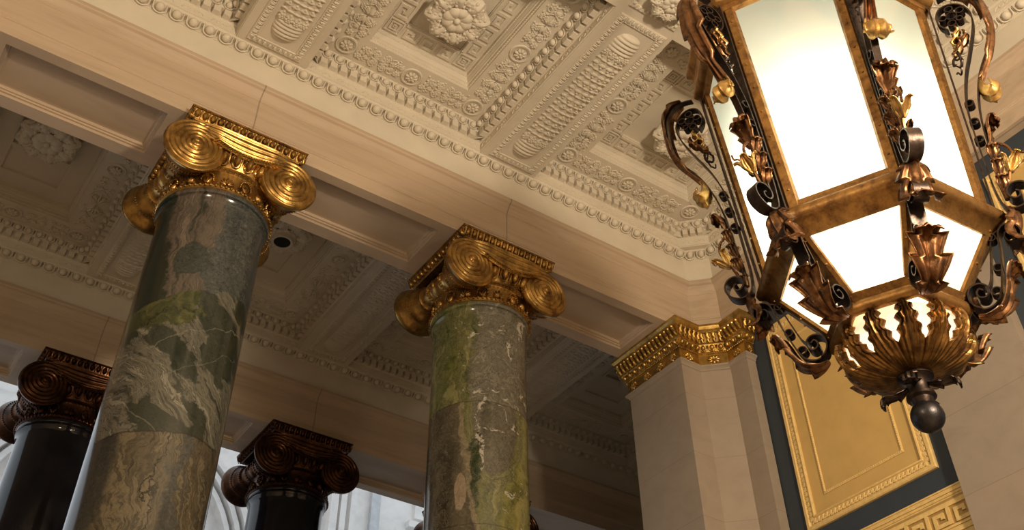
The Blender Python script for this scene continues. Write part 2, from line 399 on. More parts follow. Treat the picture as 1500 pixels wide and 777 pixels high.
def leafblob(R, w, n=5, h=.3):
    """palmate relief leaf pointing to +x, lying in xy, relief +z"""
    m = MB()
    for k in range(n):
        a = (k-(n-1)/2)/(n-1)*1.7
        L = R*(1-.35*abs(a))
        m.ell((L*.5, 0, 0), (L*.52, w/n*1.05, R*h*.5), Matrix.Rotation(a, 4, 'Z'), 6, 4)
    return m
def scroll_relief(L, W):
    """acanthus scroll filling a frieze length L (x) and width W (y), relief towards +z"""
    m = MB()
    for s in (-1, 1):
        tear = [(s*L*(.015+.22*t), q*W*.40*sin(pi*t)**.75*(1-.35*t)) for q, ts in ((1, [k/9 for k in range(10)]), (-1, [1-k/9 for k in range(1, 10)])) for t in ts]
        m.tube([(x, y, 0) for x, y in tear], W*.040, 5)
        for k in range(9):
            t = k/8; m.ell((s*L*(.02+.21*t), W*.46*sin(pi*t)**.75*(1-.3*t), 0), (W*.055, W*.05, W*.05), None, 6, 4); m.ell((s*L*(.02+.21*t), -W*.46*sin(pi*t)**.75*(1-.3*t), 0), (W*.055, W*.05, W*.05), None, 6, 4)
        m.inst(leafblob(L*.15, W*.34, 5, .5), T(s*L*.03, 0) @ Matrix.Rotation(0 if s > 0 else pi, 4, 'Z'))
        for q in (-1, 1):
            m.inst(flower(W*.12, 6, .6), T(s*L*.115, q*W*.19, .004))
            m.inst(spiral_tube(W*.15, 1.3, W*.036, s=q*s), T(s*L*.275, q*W*.24))
            m.inst(leafblob(W*.22, W*.24, 4, .5), T(s*L*.24, q*W*.08) @ Matrix.Rotation((0 if s > 0 else pi) + q*s*.7, 4, 'Z'))
        st = smoothpts([(s*L*.22, -W*.1), (s*L*.30, W*.16), (s*L*.38, -W*.05), (s*L*.46, -W*.24), (s*L*.49, -W*.02)], 4)
        m.tube(st, lambda t: W*.035*(1-.5*t), 5)
        m.inst(flower(W*.17, 6, .5), T(s*L*.345, W*.22)); m.inst(flower(W*.15, 6, .5), T(s*L*.42, -W*.20))
        m.inst(leafblob(W*.26, W*.26, 5, .4), T(s*L*.40, W*.10) @ Matrix.Rotation(s*.9, 4, 'Z'))
        for b in range(7):
            m.ell((s*L*random.uniform(.05,.49), random.choice((-1,1))*W*random.uniform(.26,.46), 0), (W*.05, W*.035, W*.04), None, 6, 4)
    return m
def medallion(R):
    m = MB(); m.inst(ringtube(R, R*.13), T(0,0)); m.inst(ringtube(R*.82, R*.06), T(0,0)); m.inst(flower(R*.66, 8, .5), T(0,0)); return m
def key_unit(w, h, t):
    """one Greek-key unit w x h as a single raised line, relief towards +z"""
    m = MB(); hw = .075*w
    P = [(-.5*w,.44*h),(.36*w,.44*h),(.36*w,-.40*h),(-.30*w,-.40*h),(-.30*w,.10*h),(.06*w,.10*h),(.06*w,-.12*h)]
    A, B = offset_path(P, hw), offset_path(P, -hw); rows = [[(a.x,a.y,0),(a.x,a.y,t),(b.x,b.y,t),(b.x,b.y,0)] for a, b in zip(A, B)]
    m.grid(rows)
    m.box(.36*w+hw, .5*w, .44*h-hw, .44*h+hw, 0, t)
    return m

# relief in the ceilings faces down: local z points down
DOWN = Matrix.Rotation(pi, 4, 'X')

def rosette_parts(parent, c, R, hole=False):
    """big hanging acanthus flower, centre c (local to parent), facing down"""
    body = MB(); body.lathe([(0, -R*.05), (R*.22, -R*.05), (R*.45, R*.15), (R*.30, R*.42), (R*.3, R*.55)], 24, T(*c))
    ros = body.build('rosette', PLASTER, parent)
    for k in range(8):
        m = MB(); rows = []; NV, NU = 26, 21
        for i in range(NV+1):
            v = i/NV; r = R*(.20+.80*v)
            lob = (v*4.3+.2) % 1
            w = R*(.13+.30*sin(min(1, .12+v*.92)*pi*.86)**.9)*(1.10-.34*lob**1.6)
            zz = -R*.08 - R*.26*sin(v*pi*.72) + R*.50*max(0, v-.70)**1.15
            row = []
            for j in range(NU):
                u = 2*j/(NU-1)-1
                vein = .040*R*cos(u*pi*3.0)*(.25+.75*v)*(1-.3*abs(u)) + .020*R*cos(v*30-abs(u)*7)*abs(u)
                row.append((r*(1-.16*u*u*(.3+v)), u*w, zz - vein + R*.20*u*u*(.4+.6*v) - R*.05))
            rows.append(row)
        m.grid(rows); M = T(*c) @ Matrix.Rotation(2*pi*(k+.5)/8, 4, 'Z')
        a = MB(); a.inst(m, M)
        for q in (-1, 1):
            for vv in (.42, .60, .78): a.ell((R*(.20+.80*vv), q*R*(.07+.09*vv), -R*.345+R*.12*max(0, vv-.6)), (R*.05, R*.028, R*.035), M, 6, 4)
        solid(a.build('outer_leaf', PLASTER, ros), .02)
    inner = MB()
    for k in range(8):
        M = T(*c) @ Matrix.Rotation(2*pi*k/8, 4, 'Z'); rows = []
        for i in range(9):
            v = i/8; r = R*(.06+.42*v); w = R*(.06+.14*sin(v*pi*.75)); z = -R*.30 - R*.10*sin(v*pi*.8) + R*.12*max(0, v-.6)
            rows.append([(r*(1-.12*(u/3)**2), u/3*w, z - R*.04*cos(u/3*pi*.5) + R*.025*abs(u/3)) for u in range(-3, 4)])
        inner.grid(rows, M=M)
    solid(inner.build('inner_petals', PLASTER, ros), .015)
    b = MB()
    if hole:
        b.lathe([(R*.28, -R*.50), (R*.30, -R*.56), (R*.37, -R*.56), (R*.40, -R*.42)], 20, T(*c)); b.build('lamp_collar', PLASTER, ros)
        d = MB(); d.lathe([(0, -R*.535), (R*.29, -R*.535)], 20, T(*c)); d.build('hole_shade_disc', plain('hole_shade_black', (.004,.004,.004), .9), ros)  # flat disc painted black for the shade inside the lamp hole
    else:
        b.ell((c[0], c[1], c[2]-R*.38), (R*.11, R*.11, R*.11), None, 12, 8); b.inst(ringtube(R*.13, R*.03), T(c[0], c[1], c[2]-R*.34)); b.build('bud', PLASTER, ros)
    return ros

def inset(poly, d): return offset_path(poly, d, True)

def make_coffer(poly, z0, label, group, hole=False, key=True, R=.38):
    """poly: clockwise seen from above so that the right of the heading is the inside"""
    cx = sum(p[0] for p in poly)/len(poly); xs = [p[0] for p in poly]; ys = [p[1] for p in poly]
    bx = ((min(xs)+max(xs))/2, (min(ys)+max(ys))/2)
    loc = Vector((bx[0], bx[1], z0)); e = empty('ceiling_coffer', label, 'ceiling coffer', loc, group, 'thing')
    P = [(p[0]-bx[0], p[1]-bx[1]) for p in poly]
    w = MB()
    sweep(w, P, [(0,-.0), (0,.012), (.012,.016), (.014,.128), (.022,.132), (.024,.138), (.030,.140), (.030,.238), (.094,.240), (.100,.246), (.130,.330), (.136,.334), (.142,.345)], True)
    w.build('coffer_wall', PLASTER, e, ang=25)
    sc = MB(); cm = MB()
    for s in (-1, 1):
        cm.inst(spiral_tube(.032, 1.1, .007, 12, s=s), T(s*.035, 0, 0) @ Matrix.Rotation(pi/2, 4, 'X'))
        cm.tube([(s*.06, 0, .02), (s*.10, 0, .01), (s*.12, 0, -.02)], .007, 4)
    along(sc, P, .014, .072, .33, cm, closed=True); sc.build('scroll_band', PLASTER, e)
    dn = MB(); A = offset_path(P, .026, True); N = len(A); rows = []
    for i in range(N):
        a, b = A[i], A[(i+1) % N]; L = (b-a).length; d = (b-a)/L; rt = Vector((d.y, -d.x)); n = max(2, round(L/.135))
        lead = .062*math.tan(max(0, (pi/2 if N == 4 else pi/2)/2)) if N == 4 else .045
        for k in range(n):
            mg = .085 if L > .6 else .05; c = mg+(L-2*mg)*(k+.5)/n; w_ = (L-2*mg)/n*.33
            for q, dd in ((c-w_, 0), (c-w_, .074), (c+w_, .074), (c+w_, 0)):
                p = a+d*q+rt*dd; rows.append([(p.x, p.y, .146), (p.x, p.y, .2395)])
    dn.grid(rows, cu=True)
    nv = len(rows); dn.f += [(2*i, 2*i+2, 2*i+4, 2*i+6) for i in range(0, nv, 4)]
    dn.build('dentil_course', PLASTER, e, smooth=False)
    eg = MB(); along(eg, P, .114, .288, .150, egg_motif(.150, .100, .042), closed=True, tilt=-.38); eg.build('egg_and_dart', PLASTER, e)
    # frieze
    fr = MB(); sweep(fr, P, [(.140,.345), (.52,.345)], True); frz = fr.build('frieze', PLASTER, e, smooth=False)
    Q = inset(P, .325); re = MB(); md = medallion(.118); n = len(Q)
    rect = []
    for i in range(n):
        a, b = Q[i], Q[(i+1) % n]; L = (b-a).length; d = (b-a)/L; ang = math.atan2(d.y, d.x)
        if L < .6:
            re.inst(md, T((a.x+b.x)/2, (a.y+b.y)/2, .341) @ DOWN); continue
        if (Q[i-1]-a).length > .6: re.inst(md, T(a.x, a.y, .341) @ DOWN)
        re.inst(md, T((a.x+b.x)/2, (a.y+b.y)/2, .341) @ DOWN)
        seg = L/2-.26
        for t in (.25, .75):
            p = a+(b-a)*t
            re.inst(scroll_relief(seg, .31), T(p.x, p.y, .341) @ Matrix.Rotation(ang, 4, 'Z') @ DOWN)
    re.build('scroll_relief', PLASTER, frz)
    # stepped inner frame: a plain rectangle
    x0, x1 = min(q.x for q in inset(P, .52)), max(q.x for q in inset(P, .52)); y0, y1 = min(q.y for q in inset(P, .52)), max(q.y for q in inset(P, .52))
    K = [(x0,y0),(x0,y1),(x1,y1),(x1,y0)]
    st = MB(); sweep(st, K, [(0,.345), (0,.375), (.012,.382), (.016,.425), (.030,.43), (.030,.447), (.045,.47), (.050,.505), (.062,.51), (.064,.562), (.085,.565)], True)
    if len(poly) > 4:       # plaster filling between the cut corner and the rectangle
        pass
    bd = MB(); along(bd, K, .056, .512, .03, bead_motif(.010), closed=True); along(bd, K, .010, .386, .035, bead_motif(.010), closed=True)
    stp = st.build('stepped_frame', PLASTER, e, ang=25); bd.build('bead_row', PLASTER, stp)
    kp = MB(); kd = .085
    sweep(kp, K, [(kd,.565), (kd+.235,.565), (kd+.235,.60)], True)
    q = inset(K, kd+.235); kp.add([(p.x, p.y, .60) for p in q], [(0,1,2,3)])
    kpo = kp.build('key_panel', PLASTER, e, smooth=False)
    kk = MB(); A = inset(K, kd+.118)
    if key:
        for i in range(4):
            a, b = A[i], A[(i+1) % 4]; L = (b-a).length; d = (b-a)/L; L2 = L-.236; nn = max(1, round(L2/.225)); ang = math.atan2(d.y, d.x)
            for j in range(nn):
                p = a+d*(.118+L2*(j+.5)/nn)
                kk.inst(key_unit(L2/nn, .20, .020), T(p.x, p.y, .567) @ Matrix.Rotation(ang, 4, 'Z') @ DOWN)
            for h_, w_ in ((.100,.014), (.060,.014), (.022,.014)):
                sweep(kk, [(a.x-h_,a.y-h_),(a.x-h_,a.y+h_),(a.x+h_,a.y+h_),(a.x+h_,a.y-h_)], [(0,.567),(0,.547),(w_,.547),(w_,.567)], True)
        kk.build('key_relief', PLASTER, kpo, smooth=False)
    else:
        hw = (x1-x0)/2-.30; hh = (y1-y0)/2-.30; hh = min(hh, hw*1.25)
        sweep(kk, [(-hw,-hh),(-hw,hh),(hw,hh),(hw,-hh)], [(-.02,.567),(-.02,.545),(.02,.545),(.02,.567)], True)
        for sx in (-1, 1):
            for sy in (-1, 1):
                kk.inst(spiral_tube(.10, 1.3, .022), T(sx*hw*.55, sy*hh*.62, .562) @ DOWN); kk.inst(flower(.07, 6, .5), T(sx*hw*.55, sy*hh*.62, .562) @ DOWN)
                kk.inst(leafblob(.18, .22), T(sx*hw*.2, sy*hh*.5, .562) @ DOWN @ Matrix.Rotation(sy*-1.1 if sx > 0 else pi+sy*1.1, 4, 'Z'))
        kk.build('corner_scrolls', PLASTER, kpo)
    rosette_parts(e, ((x0+x1)/2, (y0+y1)/2, .46), R, hole)
    return e

def make_rib_panel(cx, cy, hx, hy, z0, label, group):
    e = empty('rib_panel', label, 'ceiling panel', (cx, cy, z0), group, 'thing')
    K = [(-hx,-hy),(-hx,hy),(hx,hy),(hx,-hy)]
    f = MB(); sweep(f, K, [(0,.0), (.0,-.012), (.012,-.018), (.075,-.010), (.082,-.016), (.092,-.014), (.095,.03)], True)
    fr = f.build('panel_frame', PLASTER, e, ang=25)
    lf = MB(); mo = MB()
    mo.ell((0,0,0), (.022,.034,.018), None, 6, 4); mo.tube([(-.03,-.03,0),(-.026,.02,-.008),(-.03,.034,0)], .007, 4)
    along(lf, K, .043, -.014, .065, mo, closed=True); lf.build('leaf_moulding', PLASTER, fr)
    fl = MB(); q = inset(K, .095); fl.add([(p.x, p.y, .03) for p in q], [(0,1,2,3)]); fl.build('panel_field', PLASTER, e, smooth=False)
    W = hx-.15; Ln = hy-.17; b = MB(); rows = []; n = 240
    for i in range(n+1):
        y = -Ln+2*Ln*i/n; t = Ln-abs(y)
        sh = 1 if t > .20 else .55+.45*sin(min(1, t/.20)*pi/2)
        hgt = .075*(1 if t > .10 else math.sqrt(max(0, t/.10))*.999+.001)
        if .04 < t < .30: hgt += .020*abs(sin((t-.04)/.26*pi*5))
        rows.append([(W*sh*cos(pi*k/14), y, .03 - hgt*sin(pi*k/14)**.8) for k in range(15)])
    b.grid(rows); bo = b.build('reed_bundle', PLASTER, e, ang=60)
    s = MB(); 
    nrow = int((Ln-.34)*2/.075)
    for i in range(nrow):
        y = -(Ln-.34)+(i+.5)*2*(Ln-.34)/nrow
        big = (i % 2 == 0)
        for k in range(4 if big else 5):
            u = ((k+.5)/(4 if big else 5))*2-1; a = pi/2-u*1.15
            x = W*cos(a); z = .03-.078*sin(a)
            s.ell((x, y, z), (.050, .030 if big else .02, .014), Matrix.Identity(4), 6, 4)
            if big: s.ell((x, y-.032 if y > 0 else y+.032, z-.008), (.018, .012, .013), None, 6, 4)
    for sy in (-1, 1):
        for k in range(4):
            u = (k+.5)/4*2-1; a = pi/2-u*1.1; s.inst(flower(.05, 6, .5), T(W*cos(a), sy*(Ln-.34), .03-.075*sin(a)) @ DOWN)
    s.build('leaf_scales', PLASTER, bo)
    return e

# ------------------------------------------------------------------ ceilings
ZC = 9.256
def plate_with_holes(mb, x0, x1, y0, y1, z, holes):
    """horizontal plate with rectangular holes, all as quads on the cut lines"""
    xs = sorted(set([x0, x1]+[h[0] for h in holes]+[h[1] for h in holes])); ys = sorted(set([y0, y1]+[h[2] for h in holes]+[h[3] for h in holes]))
    xs = [x for x in xs if x0 <= x <= x1]; ys = [y for y in ys if y0 <= y <= y1]
    for a, b in zip(xs[:-1], xs[1:]):
        for c, d in zip(ys[:-1], ys[1:]):
            mx, my = (a+b)/2, (c+d)/2
            if any(h[0] < mx < h[1] and h[2] < my < h[3] for h in holes): continue
            mb.add([(a,c,z),(b,c,z),(b,d,z),(a,d,z)], [(0,3,2,1)])

YE = 7.644                              # the front ceiling's edge over the beam
ribs = [-1.19, 2.06, 5.305]
front = [(-.785, 1.635), (2.48, 4.88), (5.69, 8.44)]
holes = [(a, b, 4.95, YE) for a, b in front] + [(a, b, 1.35, 4.10) for a, b in front]
cl = MB(); plate_with_holes(cl, -8.6, 8.46, -8, YE+.02, ZC, holes)
cl.box(-8.6, 9.2, -8, 8.79, ZC+.75, ZC+.85)
# plaster that fills the cut corner of the right-hand coffer
cut = .30
cl.add([(8.44-cut, YE, ZC), (8.44, YE-cut, ZC), (8.44+.02, YE+.02, ZC)], [(0,1,2)])
structure(cl.build('ceiling', PLASTER, smooth=False), 'cream plaster ceiling ribs between the coffers of the hall', 'ceiling')

GC = 'coffers of the hall ceiling'
make_coffer([(-.785,4.95),(-.785,YE),(1.635,YE),(1.635,4.95)], ZC, 'cream coffer at the top left corner, only its dentilled lower corner in view', GC)
make_coffer([(2.48,4.95),(2.48,YE),(4.88,YE),(4.88,4.95)], ZC, 'cream coffer with big acanthus rosette fully in view above the first green column', GC)
make_coffer([(5.69,4.95),(5.69,YE),(8.44-cut,YE),(8.44,YE-cut),(8.44,4.95)], ZC, 'cream coffer with cut corner half hidden behind the lantern', GC)
make_coffer([(5.69,1.35),(5.69,4.10),(8.44,4.10),(8.44,1.35)], ZC, 'cream coffer behind the top of the lantern against the right wall', GC)
GR = 'reeded rib panels of the hall ceiling'
make_rib_panel(2.06, 6.28, .325, 1.31, ZC, 'cream reed bundle panel between the top left coffer and the full rosette coffer', GR)
make_rib_panel(5.305, 6.28, .325, 1.31, ZC, 'cream reed bundle panel between the full rosette coffer and the lantern', GR)
def cross_panel(cx, cy, h, label):
    e = empty('crossing_panel', label, 'ceiling panel', (cx, cy, ZC), None, 'thing')
    K = [(-h,-h),(-h,h),(h,h),(h,-h)]
    f = MB(); sweep(f, K, [(0,0),(0,-.012),(.012,-.018),(.06,-.010),(.066,.01)], True); fr = f.build('panel_frame', PLASTER, e, ang=25)
    mo = MB(); mo.ell((0,0,0), (.022,.03,.016), None, 6, 4); l = MB(); along(l, K, .036, -.012, .06, mo, closed=True); l.build('leaf_moulding', PLASTER, fr)
    g = MB(); q = inset(K, .066); g.add([(p.x,p.y,.01) for p in q], [(0,1,2,3)]); g.build('panel_field', PLASTER, e, smooth=False)
    rosette_parts(e, (0,0,-.05), .24)
cross_panel(5.305, 4.525, .325, 'small square panel with rosette at the rib crossing near the top edge')

# rear bay ceiling
RY0, RY1 = 8.95, 12.73
rear = [(-.785, 1.635), (2.475, 4.89), (5.72, 8.14), (8.96, 11.38)]
cl = MB(); plate_with_holes(cl, -6, 14, 8.79, 12.75, ZC, [(a, b, RY0, RY1) for a, b in rear])
cl.box(-6, 14, 8.79, 14, ZC+.75, ZC+.85)
structure(cl.build('ceiling', PLASTER, smooth=False), 'dim plaster ceiling ribs of the bay behind the green columns', 'ceiling')
GB = 'coffers of the rear bay ceiling'
labs = ['dim coffer with rosette left of the first green column', 'dim coffer with black lamp hole in its rosette between the green columns',
        'dim coffer behind the second green column', 'darkest coffer beside the gilded pier in the rear bay']
for (a, b), l, h in zip(rear, labs, (False, True, False, False)):
    make_coffer([(a,RY0),(a,RY1),(b,RY1),(b,RY0)], ZC, l, GB, h, False, .40)
GP = 'rib panels of the rear bay ceiling'
for x, l in ((2.055, 'dim reeded rib panel just behind the first green column'), (5.305, 'dim reeded rib panel left of the second green column'), (8.55, 'dim reeded rib panel between second green column and pier')):
    make_rib_panel(x, (RY0+RY1)/2+.02, .325, 1.80, ZC, l, GP)

# ------------------------------------------------------------------ entablatures
STONE = [(0,8.0), (0,8.185), (.010,8.19), (.010,8.205), (.016,8.21), (.016,8.585), (.024,8.59), (.030,8.617), (.042,8.63), (.060,8.66), (.085,8.69), (.112,8.705), (.124,8.72), (.124,8.76), (.05,8.765)]
FRZ = [(.05,8.76), (.05,9.165), (.062,9.168), (.064,9.182)]
EGG = [(.064,9.182), (.075,9.186), (.135,9.238), (.145,9.24), (.16,9.256)]
pathF = [(-8.6,7.804), (8.32,7.804), (8.60,7.524), (8.60,-8)]
pathR = [(-6,12.89), (14,12.89)]
for i, (path, lab) in enumerate(((pathF, 'of the hall'), (pathR, 'of the rear bay'))):
    m = MB(); sweep(m, path, STONE); structure(m.build('trim_%d' % (3*i+1), BEAM, ang=20), 'stone fascias and cornice %s above the columns' % lab, 'entablature')
    m = MB(); sweep(m, path, FRZ); structure(m.build('trim_%d' % (3*i+2), PLASTER, ang=20), 'plain plaster band under the ceiling %s' % lab, 'trim')
    m = MB(); sweep(m, path, EGG); along(m, path, .108, 9.212, .190, egg_motif(.190, .115, .048), tilt=-.91)
    structure(m.build('trim_%d' % (3*i+3), PLASTER, ang=30), 'egg and dart moulding %s along the ceiling edge' % lab, 'trim')

def soffit(y0, y1, x0, x1, centers, half, label):
    m = MB(); pans = [(c-half, c+half, y0+.12, y1-.16) for c in centers]
    plate_with_holes(m, x0, x1, y0, y1, 8.0, pans)
    for a, b, c, d in pans:
        K = [(a,c),(a,d),(b,d),(b,c)]
        sweep(m, K, [(0,8.0),(.008,8.0),(.012,8.03),(.030,8.034),(.034,8.05),(.05,8.055),(.058,8.085),(.075,8.09)], True)
        q = inset(K, .075); m.add([(p.x,p.y,8.09) for p in q], [(0,1,2,3)])
    m.add([(x0,y1,8.0),(x1,y1,8.0),(x1,y1,9.3),(x0,y1,9.3)], [(0,1,2,3)])
    return structure(m.build('beam', SOFFIT, ang=25), label, 'beam')
soffit(7.804, 8.79, -8.6, 8.6, [-2.83, .435, 3.695, 6.955], .82, 'warm limestone beam with sunk soffit panels over the green columns')
soffit(12.89, 13.91, -6, 14, [-2.83, .435, 3.695, 6.96, 10.22], .82, 'shaded limestone beam over the black columns')

# ------------------------------------------------------------------ columns
def leafsheet(spine, wid, lobes=5, ridge=.008, cup=.0, nu=13, amp=.28, sharp=1.0):
    """acanthus sheet: spine = list of (r,z) points in the xz plane, width along y; returns MB (single sheet)"""
    P = smoothpts([(r, 0, z) for r, z in spine], 5); N = len(P); rows = []
    for i, p in enumerate(P):
        v = i/(N-1); t = (P[min(i+1,N-1)]-P[max(i-1,0)]).normalized(); nn = Vector((-t.z, 0, t.x))
        saw = ((v*lobes) % 1.0)
        w = wid(v)*(1+amp*(saw**1.3-.5)*sharp)
        row = []
        for j in range(nu):
            u = 2*j/(nu-1)-1
            back = -.35*w*abs(u)*(abs(u))      # lobes sweep towards the tip
            row.append(p + Vector((0,1,0))*u*w - t*back*.6 + nn*(ridge*cos(u*pi*2.5)*(.4+.6*min(1, 3*v))*(1 if v < .95 else .4) + cup*u*u*w))
        rows.append(row)
    m = MB(); m.grid(rows); return m

def make_capital(parent, zt, M_, big):
    """Ionic capital, abacus top at local zt; big = (volute radius, half spacing)"""
    R, hs = .318, .508
    ab = MB(); K = [(-.60,-.60),(-.60,.60),(.60,.60),(.60,-.60)][::-1]
    sweep(ab, [(-.60,.60),(.60,.60),(.60,-.60),(-.60,-.60)][::-1], [(-.10,zt-.135),(-.020,zt-.132),(-.015,zt-.118),(-.01,zt-.115),(.03,zt-.022),(.045,zt-.018),(.045,zt)], True)
    ab.add([(-.65,-.65,zt-.001),(.65,-.65,zt-.001),(.65,.65,zt-.001),(-.65,.65,zt-.001)], [(0,1,2,3)])
    cap = ab.build('capital', M_, parent, ang=25)
    eg = MB(); along(eg, [(-.60,.60),(.60,.60),(.60,-.60),(-.60,-.60)][::-1], .016, zt-.068, .084, tongue_motif(.084, .100, .042), closed=True, tilt=-.43)
    eg.build('egg_moulding', M_, cap)
    zc = zt-.475
    # volutes: spiral-ridged discs on the front and the back
    for sy in (-1, 1):
        for sx in (-1, 1):
            m = MB(); rows = []; nr, na = 34, 56
            for i in range(nr+1):
                q = i/nr; row = []
                for k in range(na):
                    a = 2*pi*k/na; turns = q*6 - sx*(a/(2*pi))
                    rim = min(1, (1-q)/.07)
                    h = .017*(.5+.5*cos(2*pi*turns))**.6*min(1, q/.12) + .035*(1-q)**1.5 + .012
                    eye = .040*max(0, 1-(q/.15)**2)**.5 if q < .15 else 0
                    row.append((R*q*cos(a), -(h+eye)*1.0 + .035*(1-rim), R*q*sin(a)))
                rows.append(row)
            m.grid(rows, cv=True)
            o = MB(); o.inst(m, T(sx*hs, sy*.60, zc) @ (Matrix.Identity(4) if sy < 0 else Matrix.Rotation(pi, 4, 'Z')))
            o.build('volute', M_, cap, ang=60)
        # canalis: the grooved band that runs from volute to volute and sags in the middle
        m = MB(); rows = []
        for i in range(41):
            sx_ = -1+2*i/40; x = sx_*hs*1.0; q = 1-sx_*sx_
            top = zc+R*.995; bot = zc+R*.52-.100*q**.8
            row = []
            for j in range(37):
                t = j/36; z = top+(bot-top)*t - .045*q*(1-t)*t*2
                row.append((x, -.606 - .015*(.5+.5*cos(2*pi*t*5))**.7*min(1, q*4) + .03*sin(pi*t)*q - .045*min(1, q*1.6), z))
            rows.append(row)
        m.grid(rows)
        m.grid([[r_[-1] for r_ in rows], [(r_[-1][0], -.45, r_[-1][2]) for r_ in rows]])
        # back filling behind the band down to the echinus
        m.add([(-hs*.9,-.56,zc+R*.9),(hs*.9,-.56,zc+R*.9),(hs*.9,-.50,zc+.05),(-hs*.9,-.50,zc+.05)], [(0,1,2,3)])
        o = MB(); o.inst(m, Matrix.Identity(4) if sy < 0 else Matrix.Rotation(pi, 4, 'Z'))
        o.build('channel_band', M_, cap, ang=60)
        rp = MB(); pts = [(-.34+.68*k/24, -.640, zc+.140-.085*sin(pi*k/24)**.8) for k in range(25)]
        rp.tube(pts, .026, 8)
        for k in range(24):
            p = Vector(pts[k]); rp.tube([p+Vector((-.012,-.024,.02)), p+Vector((.014,-.030,0)), p+Vector((-.012,-.024,-.02))], .007, 4)
        o = MB(); o.inst(rp, Matrix.Identity(4) if sy < 0 else Matrix.Rotation(pi, 4, 'Z')); o.build('braided_rope', M_, cap)
    # bolsters
    prof = [(R,-.585),(R*1.0,-.56),(R*.93,-.53),(R*.80,-.46),(R*.74,-.43),(R*.745,-.41),(R*.66,-.38),(R*.58,-.31),(R*.53,-.285),(R*.54,-.262),(R*.47,-.24),(R*.43,-.16),(R*.45,-.14),(R*.45,-.12),(R*.41,-.10),(R*.41,-.07),(R*.46,-.05),(R*.47,0)]
    prof = prof + [(r, -y) for r, y in reversed(prof[:-1])]
    for sx in (-1, 1):
        m = MB(); m.lathe([(r, y) for r, y in prof], 40, T(sx*hs, 0, zc) @ Matrix.Rotation(-pi/2, 4, 'X'))
        bo = m.build('bolster', M_, cap, ang=50)
        bd = MB()
        for r, y in ((.755,.42), (.55,.275)):
            for s in (-1, 1):
                n = int(2*pi*R*r/.030)
                for k in range(n):
                    a = 2*pi*k/n; bd.ell((sx*hs+R*r*cos(a), s*y, zc+R*r*sin(a)), (.013,.013,.013), None, 6, 4)
        for k in range(26):
            a = 2*pi*k/26
            for s in (-1, 1): bd.ell((sx*hs+R*.45*cos(a), s*.13, zc+R*.45*sin(a)), (.014,.022,.014), None, 6, 4)
        bd.build('bead_ring', M_, bo)
    # echinus and necking
    ec = MB(); ec.lathe([(.50,zt-.36),(.62,zt-.39),(.635,zt-.41),(.585,zt-.52),(.565,zt-.55),(.56,zt-.56),(.58,zt-.57),(.58,zt-.59),(.56,zt-.60)], 64)
    ech = ec.build('echinus', M_, cap)
    em = MB(); n = 30; mo = egg_motif(.126, .15, .05)
    for k in range(n):
        a = 2*pi*k/n
        em.inst(mo, T(.608*cos(a), .608*sin(a), zt-.475) @ Matrix.Rotation(a-pi/2, 4, 'Z') @ Matrix.Rotation(-.52, 4, 'X'))
    em.build('egg_and_dart', M_, ech)
    nk = MB(); nk.lathe([(.565,zt-.60),(.548,zt-.61),(.540,zt-.64),(.540,zt-.80),(.55,zt-.815),(.575,zt-.82),(.585,zt-.835),(.575,zt-.85),(.55,zt-.86)], 64)
    nko = nk.build('necking', M_, cap)
    pm = MB()
    for k in range(18):
        a = 2*pi*k/18; M = T(.543*cos(a), .543*sin(a), zt-.715) @ Matrix.Rotation(a+pi/2, 4, 'Z') @ Matrix.Rotation(pi/2, 4, 'X')
        if k % 2:
            for q in range(-3, 4):
                L = .125-.016*abs(q); pm.ell((L*.5, 0, .006), (L*.5, .016, .030), M @ T(0,-.075) @ Matrix.Rotation(pi/2+q*.42, 4, 'Z'), 6, 4)
            pm.inst(ringtube(.022, .010, 10, 5), M @ T(-.03,-.08)); pm.inst(ringtube(.022, .010, 10, 5), M @ T(.03,-.08))
        else:
            for q in range(11):
                b = pi*(q/10); pm.ell((.060*cos(b), .085*sin(b)-.02, .010), (.013,.013,.018), M, 6, 4)
            for q in range(-1, 2): pm.ell((.045, 0, .006), (.055,.016,.028), M @ T(0,-.085) @ Matrix.Rotation(pi/2+q*.5, 4, 'Z'), 6, 4)
    for k in range(72):
        a = 2*pi*k/72; pm.ell((.585*cos(a), .585*sin(a), zt-.835), (.018,.018,.018), None, 6, 4)
        pm.ell((.578*cos(a), .578*sin(a), zt-.622), (.011,.011,.011), None, 6, 4)
    pm.build('palmette_relief', M_, nko)
    return cap

H0 = 8.0-FLOOR
def make_column(x, y, mm, cm, label, group, shiny=False):
    e = empty('column', label, 'column', (x, y, FLOOR), group, 'thing')
    s = MB(); zt = H0-.855
    r0 = .535
    s.lathe([(r0*1.02,zt+.0),(r0*1.05,zt-.005),(r0*1.065,zt-.03),(r0*1.05,zt-.055),(r0*1.02,zt-.06),(r0*1.03,zt-.07),(r0*1.035,zt-.085),(r0*1.0,zt-.115),(r0*.985,zt-.16),(r0*.985,zt-.3)] + [(r0*(.985+.02*(1-(z/(zt-.3)))**.8*1.6), z) for z in [(zt-.3)*(1-k/12) for k in range(1, 13)]], 96)
    s.build('shaft', mm, e)
    make_capital(e, H0, cm, None)
    b = MB(); b.lathe([(.56,.42),(.62,.40),(.64,.36),(.60,.33),(.60,.30),(.70,.27),(.74,.20),(.70,.13),(.70,.12)], 48)
    b.box(-.76,.76,-.76,.76,0,.12); b.build('base', cm, e)
    return e
CX = [2.06, 5.335]; CYF = 8.30; CYR = 13.40
make_column(CX[0], CYF, MARA, GILT, 'dark green breccia marble column with tan grain low down and gilded capital', 'green marble columns')
make_column(CX[1], CYF, MARB, GILT, 'yellow green swirled marble column with gilded capital in the middle', 'green marble columns')
k0 = make_column(2.10, CYR, BLACK, DGILT, 'polished black column behind the left edge of the first green column', 'black columns of the rear bay')
